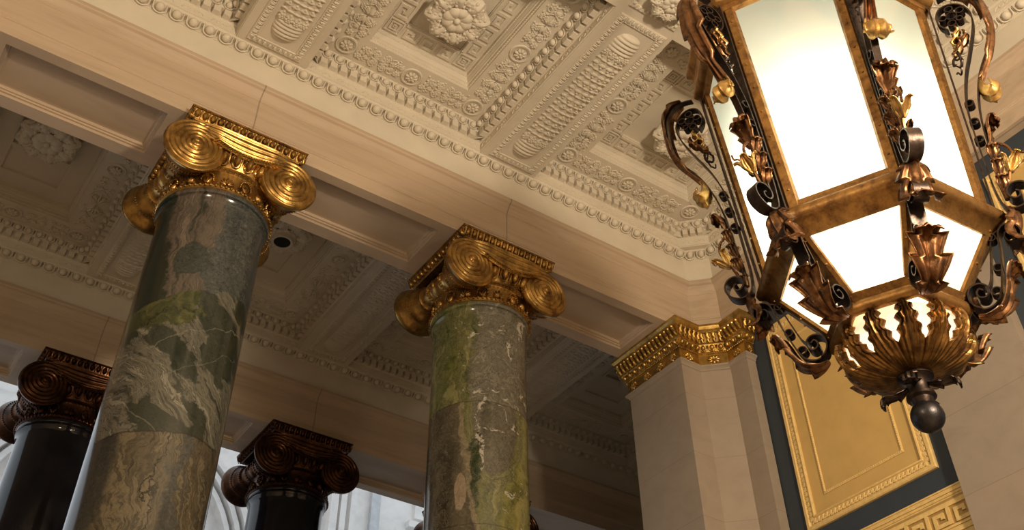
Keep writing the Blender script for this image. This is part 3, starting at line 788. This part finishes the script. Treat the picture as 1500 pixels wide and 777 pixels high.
for x, l in ((5.345, 'polished black column with dark bronze capital between the two green columns'), (8.60, 'polished black column almost hidden behind the second green column')):
    k = copy_tree(k0); k.location = (x, CYR, FLOOR); k['label'] = l

# ------------------------------------------------------------------ pier
pe = empty('stone_pier', 'grey limestone pier with gilded capital where the beam meets the right wall', 'pier', (0,0,FLOOR), None, 'thing')
PP = [(8.72,8.78),(8.0,8.78),(8.0,7.775),(8.32,7.775),(8.585,7.51),(8.585,7.22),(8.735,7.22)]
dz = -FLOOR
m = MB(); sweep(m, PP, [(0,0),(0,7.375+dz),(.012,7.38+dz),(.012,7.395+dz),(.035,7.42+dz),(.045,7.425+dz),(.045,7.45+dz),(.01,7.455+dz)]); m.build('shaft', PIER, pe, ang=25)
m = MB(); sweep(m, PP, [(.008,7.45+dz),(.012,7.455+dz),(.012,7.615+dz),(.028,7.62+dz),(.030,7.635+dz),(.022,7.64+dz),(.03,7.645+dz),(.062,7.735+dz),(.066,7.74+dz),(.066,7.755+dz),(.075,7.76+dz),(.105,7.875+dz),(.122,7.885+dz),(.125,7.90+dz),(.125,7.93+dz),(.140,7.95+dz),(.148,7.965+dz),(.148,7.995+dz)])
m.add([(8.0-.148,8.78+.1,7.995+dz),(8.0-.148,7.775-.148,7.995+dz),(8.4,7.775-.148,7.995+dz),(8.72,7.07,7.995+dz),(8.72,8.9,7.995+dz)], [(0,1,2,3,4)])
cap = m.build('capital', PGILT, pe, ang=25)
m = MB(); along(m, PP, .046, 7.69+dz, .098, egg_motif(.098, .088, .034), tilt=-.30); m.build('egg_row', PGILT, cap)
m = MB(); lt = MB(); lt.tube([(0,0,-.055),(.012,.018,-.02),(0,.034,.02),(0,.05,.052)], lambda t: .024*(1-.3*abs(t-.5)), 7); lt.ell((0,.058,.05), (.026,.018,.018), None, 6, 4)
along(m, PP, .085, 7.815+dz, .075, lt); m.build('leaf_row', PGILT, cap)
m = MB(); along(m, PP, .012, 7.535+dz, .26, (lambda q: (q.inst(flower(.062, 8, .5), Matrix.Rotation(-pi/2, 4, 'X')), q)[1])(MB())); m.build('neck_rosettes', PGILT, cap)
m = MB(); bm = bead_motif(.012); along(m, PP, .030, 7.628+dz, .03, bm); m.build('bead_row', PGILT, cap)

# ------------------------------------------------------------------ right wall
XW = 8.75
m = MB(); m.box(XW, XW+.4, -8, 8.40, FLOOR, 8.0); structure(m.build('wall_right', BLUE, smooth=False), 'slate blue painted wall behind the lantern', 'wall')
m = MB(); m.box(8.60, XW+.02, -8, 7.05, 7.975, 8.0); structure(m.build('trim_7', BEAM, smooth=False), 'stone underside of the right wall entablature', 'trim')
m = MB(); m.box(8.60, XW+.1, 3.93, 5.005, FLOOR, 7.975)
m.box(8.585, 8.61, 3.915, 5.02, 7.86, 7.975)
structure(m.build('pilaster', PIER, smooth=False), 'flat grey stone pilaster at the lower right beside the blue bay', 'pilaster')

def wall_panel(y0, y1, z0, z1, label):
    e = empty('wall_panel', label, 'wall panel', (XW, (y0+y1)/2, z0), 'gold framed wall panels', 'thing')
    hy = (y1-y0)/2; h = z1-z0
    # local frame: u = -y (to the right seen from the room), v = z, out = -x
    M = Matrix(((0,0,-1,0),(-1,0,0,0),(0,1,0,0),(0,0,0,1)))
    K = [(-hy,0),(-hy,h),(hy,h),(hy,0)]
    f = MB(); sweep(f, K, [(0,0),(0,.03),(.012,.042),(.045,.045),(.055,.03),(.06,.022),(.12,.030),(.126,.045),(.140,.048),(.148,.04),(.15,.015)], True, M=M, flip=True)
    fr = f.build('frame', OCHREL, e, ang=25)
    l = MB(); mo = MB(); mo.inst(leafblob(.055, .07, 5, .35), T(-.024,0)); mo.tube([(-.026,-.028,0),(.026,.028,.006)], .006, 4)
    P = offset_path(K, .09, True)
    for i in range(4):
        a, b = P[i], P[(i+1) % 4]; L = (b-a).length; d = (b-a)/L; n = round(L/.058); ang = math.atan2(d.y, d.x)
        for j in range(n): p = a+d*L*(j+.5)/n; l.inst(mo, M @ T(p.x, p.y, .028) @ Matrix.Rotation(ang, 4, 'Z'))
    l.build('leaf_moulding', OCHREL, fr)
    g = MB(); q = inset(K, .15); g.add([M @ Vector((p.x,p.y,.015)) for p in q], [(3,2,1,0)]); g.build('panel_field', OCHRE, e, smooth=False)
    i_ = MB(); Q = [tuple(p) for p in inset(K, .315)]
    sweep(i_, Q, [(0,.015),(0,.024),(.012,.03),(.022,.028),(.028,.022),(.03,.008)], True, M=M, flip=True)
    im = i_.build('inner_moulding', OCHREL, e, ang=25)
    rp = MB(); P = offset_path(Q, .018, True)
    for i in range(4):
        a, b = P[i], P[(i+1) % 4]; L = (b-a).length; d = (b-a)/L; n = round(L/.028); ang = math.atan2(d.y, d.x)
        for j in range(n): p = a+d*L*(j+.5)/n; rp.ell((0,0,0), (.012,.007,.007), M @ T(p.x, p.y, .030) @ Matrix.Rotation(ang+.6, 4, 'Z'), 6, 4)
    rp.build('rope_edge', OCHREL, im)
wall_panel(5.25, 6.97, 5.03, 7.70, 'tall ochre wall panel with leaf moulded frame just behind the lantern bowl')
wall_panel(1.97, 3.69, 5.03, 7.70, 'ochre wall panel cut off by the right edge beyond the stone pilaster')

# Greek key band under the first panel
m = MB(); y0, y1 = 5.005, 7.22
M = Matrix(((0,0,-1,XW),(-1,0,0,y1),(0,1,0,0),(0,0,0,1))); Lk = y1-y0
def hb(z0, z1, d): m.box(0, Lk, z0, z1, 0, d, M)
hb(4.0,4.79,.02); hb(4.775,4.79,.055); hb(4.74,4.775,.045); hb(4.715,4.74,.030)
kf = structure(m.build('trim_8', OCHREL, smooth=False), 'gold Greek key band on the blue wall under the tall ochre panel', 'frieze')
m = MB(); hb(4.42,4.44,.032); hb(4.36,4.40,.04); hb(4.66,4.672,.03)
n = round(Lk/.24)
for j in range(n): m.inst(key_unit(Lk/n, .20, .022), M @ T(Lk*(j+.5)/n, 4.55, .018))
m.build('key_relief', OCHREL, kf, smooth=False)
m = MB(); hb(4.45,4.70,.021); m.build('key_ground', plain('brown_gold_paint', (.36,.23,.075), .55), kf, smooth=False)

# ------------------------------------------------------------------ rest of the rooms, unseen; walls added to block sky light
m = MB(); m.box(-8.6, 12.6, 8.8, 14.2, FLOOR-.2, FLOOR-.001); structure(m.build('floor', plain('low_bounce_floor', (.08,.07,.06), .4), smooth=False), 'stone floor of the rear bay, darkened to cut bounced light', 'floor')  # unseen floor kept dark so less daylight bounces up to the ceiling
m = MB(); m.box(-8.6, 9.2, -8, 8.8, FLOOR-.2, FLOOR); structure(m.build('floor', FLOORM, smooth=False), 'stone floor of the hall', 'floor')
m = MB(); m.box(-9.0, -8.6, -8, 8.79, FLOOR, ZC+.8); m.box(-6.4,-6,8.79,14.2,FLOOR,ZC+.8); m.box(-8.7,-6,8.6,8.79,FLOOR,ZC+.8); structure(m.build('wall_left', WALLM, smooth=False))
m = MB(); m.box(-9.0, 9.2, -8.4, -8, FLOOR, ZC+.8); structure(m.build('wall_back', WALLM, smooth=False))
m = MB(); m.box(12.2, 12.6, 8.42, 14.2, FLOOR, ZC+.8); m.box(8.76, 12.4, 8.42, 8.76, FLOOR, ZC+.8); m.box(8.76,9.2,-8,8.5,8.0,ZC+.8); structure(m.build('wall_far', WALLM, smooth=False))
# ------------------------------------------------------------------ courtyard front beyond the black columns
YF = 22
m = MB(); m.box(-16, 26, 14.2, 24, FLOOR-.3, FLOOR-.05); structure(m.build('ground', plain('court_ground_dark', (.12,.12,.12), .8), smooth=False), 'unseen dark ground of the courtyard, added to block sky light', 'ground')  # out of view, added dark to block sky light from below
f = empty('courtyard_front', 'pale daylit stone front beyond the black columns', 'building', (8, YF, FLOOR), None, 'thing')
def fp(mb, name, mt=COURT, par=None): return mb.build(name, mt, par or f, smooth=False, loc=(-8 if not par else 0, -YF if not par else 0, -FLOOR if not par else 0))
m = MB(); m.box(1.6, 24, YF, YF+.6, FLOOR, 17.5); w = fp(m, 'wall')
m = MB(); m.box(9.75, 9.95, YF-.35, YF, FLOOR, 16); m.box(10.05, 10.2, YF-.28, YF, FLOOR, 16); m.box(10.35, 10.5, YF-.2, YF, FLOOR, 16); fp(m, 'pilaster_ribs')
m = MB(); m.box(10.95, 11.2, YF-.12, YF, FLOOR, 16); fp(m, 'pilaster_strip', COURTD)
m = MB(); m.box(12.2, 13.7, YF-.1, YF, 12.25, 13.9); m.box(12.0, 13.9, YF-.2, YF, 11.95, 12.12); pn = fp(m, 'carved_tablet')
m = MB(); m.box(12.35, 13.55, YF-.04, YF+.01, 12.4, 13.75)
m = MB(); m.inst(flower(.35, 8, .4), T(12.95, YF-.12, 12.95) @ Matrix.Rotation(pi/2, 4, 'X')); m.build('tablet_flower', COURTD, pn)
m = MB()
for k in range(5): m.box(12.0, 14.0, YF-.30+.03*k, YF, 11.25-.12*k, 11.31-.12*k)
fp(m, 'window_cornice', COURTD)
# nested arch mouldings to the left
for k, (r, d) in enumerate(((3.2,.5), (3.0,.4), (2.8,.3), (2.3,.15))):
    m = MB(); cx, cz = 10.0-.0-5.2, 9.6
    prof = [(r, 0), (r, d), (r-.12, d), (r-.12, 0)]
    rows = [[(cx+q*cos(pi*t/24), YF-dd, cz+q*sin(pi*t/24)) for q, dd in prof] for t in range(25)]
    m.grid(rows)
    for s in (-1, 1): m.box(*(sorted((cx+s*(r-.12), cx+s*r))), YF-d, YF, FLOOR, cz)
    fp(m, 'arch_moulding')
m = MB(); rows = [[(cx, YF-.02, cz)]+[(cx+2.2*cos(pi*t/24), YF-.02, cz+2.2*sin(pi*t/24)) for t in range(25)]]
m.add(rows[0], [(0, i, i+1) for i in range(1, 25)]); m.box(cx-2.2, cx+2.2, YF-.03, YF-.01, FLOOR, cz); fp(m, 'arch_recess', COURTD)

# ------------------------------------------------------------------ the lantern
LX, LY, LZ = 4.564, 2.710, 2.82
A0 = math.radians(115.58)
lan = empty('hanging_lantern', 'large six-sided gilt lantern with lit frosted glass and iron scrolls', 'lantern', (LX, LY, LZ), None, 'thing')
def cor(k, r, z): a = A0+k*pi/3; return Vector((r*cos(a), r*sin(a), z-LZ))
def lp(mb, name, mt, k=None, par=None, smooth=True, ang=40):
    o = mb.build(name, mt, par or lan, smooth, ang)
    if k is not None and par is None: o.rotation_euler = (0, 0, A0+k*pi/3)
    return o
def Z(p): return [(r, z-LZ) for r, z in p]
def rail(k, prof):
    m = MB(); m.grid([[cor(k, r, z) for r, z in prof], [cor(k+1, r, z) for r, z in prof]], cv=True)
    n = len(prof); m.f.append(tuple(range(n))); m.f.append(tuple(reversed(range(n, 2*n)))); return m
def post(p0, p1, w, t):
    """corner post with a flange along each neighbouring face; local plane"""
    e1, e2 = Vector((-.5, .866, 0)), Vector((-.5, -.866, 0)); rows = []
    for r, z in (p0, p1):
        o = Vector((r, 0, z-LZ)); i = Vector((-t, 0, 0))
        rows.append([o+e2*w+i, o+e2*w, o+e2*.035, o+e1*.035, o+e1*w, o+e1*w+i, o+i*1.2])
    m = MB(); m.grid(rows, cv=True); m.f.append(tuple(range(7))); m.f.append(tuple(reversed(range(7, 14)))); return m
def ribbon(pts, w, t, n=5, raw=False):
    P = [Vector((r, 0, z-LZ)) for r, z in pts] if raw else smoothpts([(r, 0, z-LZ) for r, z in pts], n); N = len(P); rows = []
    for i, p in enumerate(P):
        d = (P[min(i+1,N-1)]-P[max(i-1,0)]).normalized(); nn = Vector((-d.z, 0, d.x))*t*.5
        ww = w(i/(N-1)) if callable(w) else w
        y = Vector((0, ww*.5, 0)); rows.append([p+nn+y, p+nn-y, p-nn-y, p-nn+y])
    m = MB(); m.grid(rows, cv=True); m.f.append((0,1,2,3)); n4 = 4*(N-1); m.f.append((n4+3,n4+2,n4+1,n4)); return m
def ringpts(c, R, n=18): return [(c[0]+R*cos(2*pi*k/n), c[1]+R*sin(2*pi*k/n)) for k in range(n+1)]
def spiralpts(c, R0, R1, a0, turns, n=30, s=1): return [(c[0]+(R0+(R1-R0)*k/n)*cos(a0+s*2*pi*turns*k/n), c[1]+(R0+(R1-R0)*k/n)*sin(a0+s*2*pi*turns*k/n)) for k in range(n+1)]
def leaf(spine, wid, **kw): return leafsheet([(r, z-LZ) for r, z in spine], wid, **kw)

RB, ZB, RT, ZT = .700, 4.04, .842, 5.94
def rpost(z): return RB+(RT-RB)*(z-ZB)/(ZT-ZB)
RL0, ZL0, RL1, ZL1 = .705, 3.955, .365, 3.475
nlow = Vector((ZL0-ZL1, RL1-RL0)).normalized()          # outward normal of the lower frustum in (r,z)
for k in range(6):
    o = lp(post((RB, ZB), (RT, ZT), .085, .03), 'corner_post', BRONZE, k, smooth=False)
    m = MB(); m.inst(ribbon([(rpost(z)+.012, z) for z in (4.06, 4.6, 5.2, 5.9)], .062, .012), Matrix.Identity(4)); lp(m, 'iron_strip', IRON, None, o)
    rv = MB()
    for z in [4.2+.22*j for j in range(8)]:
        for e in (1, -1): rv.ell((rpost(z)-.5*.06, e*.866*.06, z-LZ), (.009,.009,.009), None, 6, 4)
    lp(rv, 'rivets', BRONZE, None, o)
    lp(rail(k, [(.672,4.115),(.694,4.115),(.703,4.05),(.722,4.048),(.748,4.035),(.760,4.0),(.748,3.968),(.722,3.955),(.706,3.953),(.645,3.868),(.625,3.88),(.672,3.96)]), 'waist_rail', BRONZE, ang=50)
    lp(rail(k, [(.80,5.86),(.842,5.87),(.848,5.92),(.885,5.93),(.905,5.955),(.905,5.985),(.885,6.01),(.885,6.16),(.93,6.20),(.93,6.25),(.80,6.25)]), 'top_rail', BRONZE, ang=50)
    m = MB(); i0, i1 = .022, .022
    m.add([cor(k, .672, 4.06), cor(k+1, .672, 4.06), cor(k+1, .805, 5.92), cor(k, .805, 5.92)], [(0,1,2,3)]); lp(m, 'glass_pane', GLASS, smooth=False)
    o = lp(post((RL0, ZL0), (RL1, ZL1), .062, .022), 'sloping_bar', BRONZE, k, smooth=False)
    rv = MB()
    for q in (.12, .5, .88):
        for e in (1, -1): rv.ell((RL0+(RL1-RL0)*q-.5*.042, e*.866*.042, ZL0+(ZL1-ZL0)*q-LZ), (.009,.009,.009), None, 6, 4)
    lp(rv, 'rivets', BRONZE, None, o)
    m = MB(); m.add([cor(k, .66, 3.93), cor(k+1, .66, 3.93), cor(k+1, .35, 3.492), cor(k, .35, 3.492)], [(0,3,2,1)]); lp(m, 'lower_pane', GLASS, smooth=False)
    lp(rail(k, [(.340,3.51),(.412,3.555),(.420,3.545),(.392,3.505),(.406,3.497),(.414,3.475),(.408,3.450),(.390,3.434),(.362,3.430),(.338,3.440),(.330,3.46)]), 'bottom_rail', BRONZE, ang=50)

# one scroll bracket for the upper corners, in the plane of its corner
def upper_bracket(k):
    ib = [(.905,5.60),(.872,5.66),(.866,5.74),(.90,5.815),(.965,5.835),(1.03,5.80),(1.070,5.72),(1.072,5.64),(1.046,5.535),(.974,5.356),(.893,5.172),(.839,5.008),(.803,4.84),(.782,4.62),(.768,4.40),(.757,4.20),(.765,4.06),(.80,4.012),(.86,4.005),(.915,4.045),(.935,4.105),(.912,4.162),(.86,4.178),(.818,4.148),(.812,4.10),(.838,4.068),(.868,4.075),(.875,4.104),(.856,4.12)]
    b = lp(ribbon(ib, lambda t: .056 if t < .55 else .056+.026*min(1, (t-.55)/.12), .010, 6), 'scroll_bracket', IRON, k)
    ob = [(.92,5.93),(.994,5.945),(1.067,5.925),(1.135,5.84),(1.152,5.69),(1.138,5.515),(1.087,5.34),(1.0,5.19),(.945,5.08),(.90,4.95),(.868,4.82),(.845,4.68),(.828,4.52),(.815,4.35),(.80,4.18)]
    lp(ribbon(ob, .046, .010, 5), 'outer_strap', IRON, None, b)
    for c, R in (((.962,5.715),.034), ((.962,5.787),.026), ((.905,5.72),.024), ((1.022,5.74),.026), ((.945,5.645),.026), ((1.0,5.665),.020)):
        lp(ribbon(ringpts(c, R), .060, .007, raw=True), 'ring', IRON, None, b)
    for z in (4.90, 4.74, 4.59):
        lp(ribbon(ringpts(((rpost(z)+.016+.85+(z-4.7)*.15)/2-.0, z), .026), .052, .007, raw=True), 'ring', IRON, None, b)
    # long acanthus leaf laid over the outer strap, with a bright curled tip
    lf = leaf([(1.0,5.965),(1.085,5.945),(1.155,5.85),(1.172,5.69),(1.158,5.51),(1.105,5.33),(1.015,5.17),(.955,5.06)], lambda v: .038+.070*sin(min(1, v*1.1+.1)*pi)**.8, lobes=5, ridge=.012, cup=-.35, amp=.45, nu=17)
    solid(lp(lf, 'acanthus_leaf', LEAFM, None, b), .006)
    tip = leaf([(.955,5.09),(.928,5.02),(.925,4.95),(.955,4.905),(1.0,4.905),(1.03,4.955),(1.022,5.0)], lambda v: .040+.050*sin(min(1, v*.9+.1)*pi*.8), lobes=2, ridge=.012, cup=.45, amp=.18)
    solid(lp(tip, 'curled_tip', BRIGHT, None, b), .007)
    # leafy drop under the scroll with a tendril
    for q, (r, z) in enumerate(((.93,5.56), (.965,5.50), (.895,5.50), (.91,5.44))):
        l2 = leaf([(r+.02,z+.06),(r+.035,z),(r,z-.05),(r-.04*(1 if q % 2 else -1),z-.075)], lambda v: .045*sin(min(1,v+.2)*pi*.85)+.008, lobes=3, ridge=.008, cup=-.3)
        solid(lp(l2, 'drop_leaf', LEAFM if q % 2 else BRIGHT, None, b), .006)
    t = MB(); t.tube([(r, .012*sin(i), z-LZ) for i, (r, z) in enumerate([(p.x, p.y) for p in smoothpts([(.915,5.46),(.90,5.38),(.905,5.30),(.875,5.255),(.845,5.29),(.865,5.335),(.895,5.31),(.885,5.24),(.86,5.19),(.84,5.21)], 5)])], lambda t: .011*(1-.5*t), 6)
    lp(t, 'tendril', IRON, None, b)
    # bolted backplate at the foot volute, stem with leaves and a flower
    sp = [(.80,4.10),(.80,4.2),(.812,4.33),(.826,4.45),(.842,4.55)]
    st = MB(); st.tube([(p.x, 0, p.y-LZ) for p in smoothpts(sp, 5)], lambda t: .017*(1-.4*t), 7)
    stem = lp(st, 'stem', LEAFM, None, b)
    for j in range(6):
        z = 4.16+.062*j; s = 1 if j % 2 else -1; r = .80+.02*j*.3
        m = MB(); l3 = leaf([(0,LZ),(.026,LZ+.035),(.045,LZ+.075),(.070,LZ+.085),(.078,LZ+.07)], lambda v: .030*sin(min(1, v+.15)*pi*.8)+.006, lobes=3, ridge=.005, cup=-.4, nu=7)
        m.inst(l3, T(r, 0, z-LZ) @ Matrix.Rotation(s*1.25, 4, 'Z')); solid(lp(m, 'bud_leaf', LEAFM, None, b), .005)
    tl = leaf([(.835,4.52),(.848,4.60),(.862,4.68),(.895,4.735),(.935,4.725),(.94,4.69)], lambda v: .028+.045*sin(min(1, v*1.1)*pi*.9), lobes=4, ridge=.011, cup=-.4, amp=.35, nu=13)
    solid(lp(tl, 'top_leaf', LEAFM, None, b), .006)
    fl = MB(); fl.tube([(p.x, 0, p.y-LZ) for p in smoothpts([(.83,4.17),(.855,4.24),(.875,4.30)], 4)], .012, 6); lp(fl, 'flower_stalk', LEAFM, None, b)
    for a in range(4):
        m = MB(); pt = leaf([(0,LZ),(.016,LZ+.05),(.045,LZ+.11),(.075,LZ+.12)], lambda v: .026*sin(min(1, v+.2)*pi*.85)+.004, lobes=2, ridge=.004, cup=-.5, nu=7)
        m.inst(pt, T(.875, 0, 4.285-LZ) @ Matrix.Rotation(.45, 4, 'Y') @ Matrix.Rotation(a*pi/2+.5, 4, 'Z')); solid(lp(m, 'petal', BRIGHT, None, b), .005)
    sm = MB()
    for j, p in enumerate(smoothpts([(.915,4.385),(.93,4.44),(.915,4.50),(.88,4.535)], 4)): sm.ell((p.x, .01, p.y-LZ), (.011,.011,.011), None, 6, 4)
    sm.tube([(p.x, -.03, p.y-LZ) for p in smoothpts([(.90,4.36),(.95,4.39),(.985,4.37),(1.0,4.40)], 4)], .006, 5)
    lp(sm, 'stamen', LEAFM, None, b)
    # acanthus boss over the corner of the waist rail
    bl = leaf([(.775,4.035),(.80,4.02),(.815,3.97),(.80,3.90),(.775,3.845),(.785,3.80),(.81,3.795)], lambda v: .055+.045*sin(min(1, v*1.1)*pi*.75), lobes=4, ridge=.014, cup=-.55, amp=.4, nu=17)
    solid(lp(bl, 'corner_leaf', LEAFM, None, b), .007)

def lower_bracket(k):
    p = [(.70,3.775),(.675,3.80),(.668,3.845),(.69,3.89),(.735,3.905),(.778,3.88),(.793,3.835),(.778,3.79),(.735,3.765),(.705,3.785),(.70,3.82),(.72,3.845),(.75,3.835)]
    A = [(.755,3.838),(.742,3.862),(.712,3.855),(.70,3.825),(.715,3.79),(.75,3.785),(.785,3.815),(.79,3.86),(.765,3.90),(.72,3.91),(.685,3.885),(.668,3.84),(.66,3.79),(.642,3.71),(.622,3.64),(.600,3.575),(.578,3.51),(.55,3.455),(.51,3.425),(.465,3.42),(.425,3.445),(.405,3.49),(.41,3.54),(.44,3.575),(.485,3.578),(.515,3.55),(.515,3.51),(.49,3.485),(.46,3.495),(.453,3.525),(.472,3.545),(.49,3.53)]
    b = lp(ribbon(A, lambda t: .086 if t < .42 or t > .62 else .062, .009, 5), 'foot_bracket', IRON, k)
    B = [(.70,3.90),(.655,3.885),(.625,3.84),(.604,3.78),(.585,3.715),(.565,3.65),(.545,3.59),(.52,3.55)]
    lp(ribbon(B, .048, .009, 5), 'inner_strap', IRON, None, b)
    for c, R in (((.607,3.655),.024), ((.553,3.510),.026), ((.635,3.86),.022)):
        lp(ribbon(ringpts(c, R), .056, .007, raw=True), 'ring', IRON, None, b)
    lf = leaf([(.42,3.405),(.47,3.385),(.53,3.395),(.575,3.435),(.605,3.50),(.625,3.56),(.65,3.615),(.69,3.64),(.72,3.625)], lambda v: .030+.072*sin(min(1, v*.98+.02)*pi*.86), lobes=4, ridge=.014, cup=-.30, amp=.62, nu=17)
    solid(lp(lf, 'acanthus_leaf', LEAFM, None, b), .006)
for k in range(6): upper_bracket(k); lower_bracket(k)

# bowl of twelve pierced leaves over a lit glass
prof = [(.080,3.150),(.15,3.160),(.215,3.182),(.275,3.218),(.318,3.262),(.343,3.310),(.353,3.360),(.346,3.402),(.330,3.430)]
PB = smoothpts([(r, 0, z) for r, z in prof], 6)
gap = [(0,0),(.40,0),(.415,2.2),(.47,4.6),(.515,3.2),(.535,2.2),(.56,5.8),(.62,7.6),(.665,4.8),(.69,3.8),(.72,7.8),(.79,9.6),(.835,6.6),(.865,7.0),(.90,11.0),(1,12.0)]
def gp(v):
    for (a, x), (b, y) in zip(gap[:-1], gap[1:]):
        if a <= v <= b: return x+(y-x)*(v-a)/(b-a)
    return gap[-1][1]
core = MB(); core.lathe(Z([(.0,3.155),(.10,3.152),(.105,3.166),(.09,3.18),(.0,3.185)]), 32)
bowl = lp(core, 'bowl', BOWLM)
NB = 96
for k in range(12):
    m = MB(); rows = []
    for i in range(NB+1):
        v = i/NB; q = v*(len(PB)-1); j = min(int(q), len(PB)-2); p = PB[j].lerp(PB[j+1], q-j); h = math.radians(15-gp(v)); row = []
        for c in range(25):
            u = c/12-1; a = A0+2*pi*(k+.5)/12+u*h
            rr = p.x + .018*(1-abs(u))*min(1, v*3) + .009*cos(u*pi*5)*min(1, v*2.5) - .014*(abs(u)**4)*min(1, v*3) + (.008*((v-.9)/.1)**2 if v > .9 else 0)
            row.append((rr*cos(a), rr*sin(a), p.z-LZ))
        rows.append(row)
    m.grid(rows); solid(lp(m, 'acanthus_leaf', BOWLM, None, bowl), .006)
m = MB(); m.lathe([(r-.035, z-LZ+.012) for r, z in prof if r > .09], 48); lp(m, 'bowl_glass', BOWLG, None, bowl)
m = MB(); m.lathe(Z([(.0,3.175),(.085,3.168),(.098,3.152),(.098,3.138),(.075,3.128),(.060,3.112),(.056,3.07),(.060,3.045),(.078,3.035),(.080,3.018),(.060,3.008),(.056,2.995),(.05,2.98)]), 32)
fin = lp(m, 'finial', IRON)
m = MB(); m.ell((0,0,2.908-LZ), (.088,.088,.088), None, 32, 20); lp(m, 'ball', BALLM, None, fin)
for k in range(4):
    m = MB(); l = leaf([(.050,3.10),(.085,3.085),(.13,3.075),(.175,3.082),(.205,3.065),(.215,3.03)], lambda v: .018+.026*sin(min(1, v+.05)*pi*.85), lobes=3, ridge=.006, cup=-.3, amp=.55)
    m.inst(l, Matrix.Rotation(math.radians(112)+pi/2*k, 4, 'Z')); solid(lp(m, 'neck_leaf', IRON, None, fin), .006)

# crown and suspension rod above the frame
m = MB(); m.lathe(Z([(.90,6.22),(.86,6.26),(.60,6.42),(.30,6.62),(.12,6.74),(.05,6.78),(.0,6.8)]), 6, Matrix.Rotation(A0, 4, 'Z')); lp(m, 'crown', BRONZE, smooth=False)
m = MB(); m.tube([(0,0,6.78-LZ),(0,0,ZC-LZ+.5)], .03, 8); lp(m, 'suspension_rod', IRON)
# cluster of lamps inside
for k in range(3):
    a = k*2*pi/3+.4
    m = MB(); m.ell((.14*cos(a), .14*sin(a), 4.86-LZ), (.05,.05,.075), None, 12, 8); bm, nt, b = mat('lamp_bulb'); b.inputs['Emission Color'].default_value = (1,.82,.6,1); b.inputs['Emission Strength'].default_value = 6
    lp(m, 'lamp_bulb', bm)

# ------------------------------------------------------------------ light
def point(name, loc, W, col, R):
    l = bpy.data.lights.new(name, 'POINT'); l.energy = W; l.color = col; l.shadow_soft_size = R
    o = bpy.data.objects.new(name, l); C.objects.link(o); o.location = loc; return o
WARM = (1, .80, .56)
point('lantern_light', (LX, LY, 4.58), 290, (1,.92,.80), .16)
point('bowl_light', (LX, LY, 3.47), 5, (1,.84,.62), .05)
# unseen lamps added: strong to brighten the ceiling, weak for light from the left
for p, W in (((3.6, -2.6, 4.4), 2650), ((-2.6, 1.2, 4.9), 440)):
    point('hall_fill_light', p, W, WARM, .35)
w = bpy.data.worlds.new('daylight'); bpy.context.scene.world = w; w.use_nodes = True
bg = w.node_tree.nodes['Background']; bg.inputs[0].default_value = (.86,.93,1,1); bg.inputs[1].default_value = .95

# ------------------------------------------------------------------ camera
h, p_, ro = 6.15389534e-01, 7.65525884e-01, 1.54500373e-02
f = Vector((sin(h)*cos(p_), cos(h)*cos(p_), sin(p_))); r = Vector((cos(h), -sin(h), 0)); d = f.cross(r)
rr = cos(ro)*r+sin(ro)*d; dd = -sin(ro)*r+cos(ro)*d
cam = bpy.data.cameras.new('camera'); co = bpy.data.objects.new('camera', cam); C.objects.link(co)
co.matrix_world = Matrix((( rr.x,-dd.x,-f.x,0),( rr.y,-dd.y,-f.y,0),( rr.z,-dd.z,-f.z,0),(0,0,0,1)))
cam.sensor_width = 36; cam.lens = 36*1527.1/1500; cam.shift_x = (750-754.41)/1500; cam.shift_y = -(388.5-270.155)/1500
cam.clip_start = .05; cam.clip_end = 200
S = bpy.context.scene; S.camera = co
S.view_settings.view_transform = 'Standard'; S.view_settings.look = 'None'; S.view_settings.gamma = 1; S.view_settings.use_curve_mapping = False
S.view_settings.exposure = 0
S.cycles.use_denoising = True
S.cycles.max_bounces = 8; S.cycles.transparent_max_bounces = 12; S.cycles.sample_clamp_indirect = 6
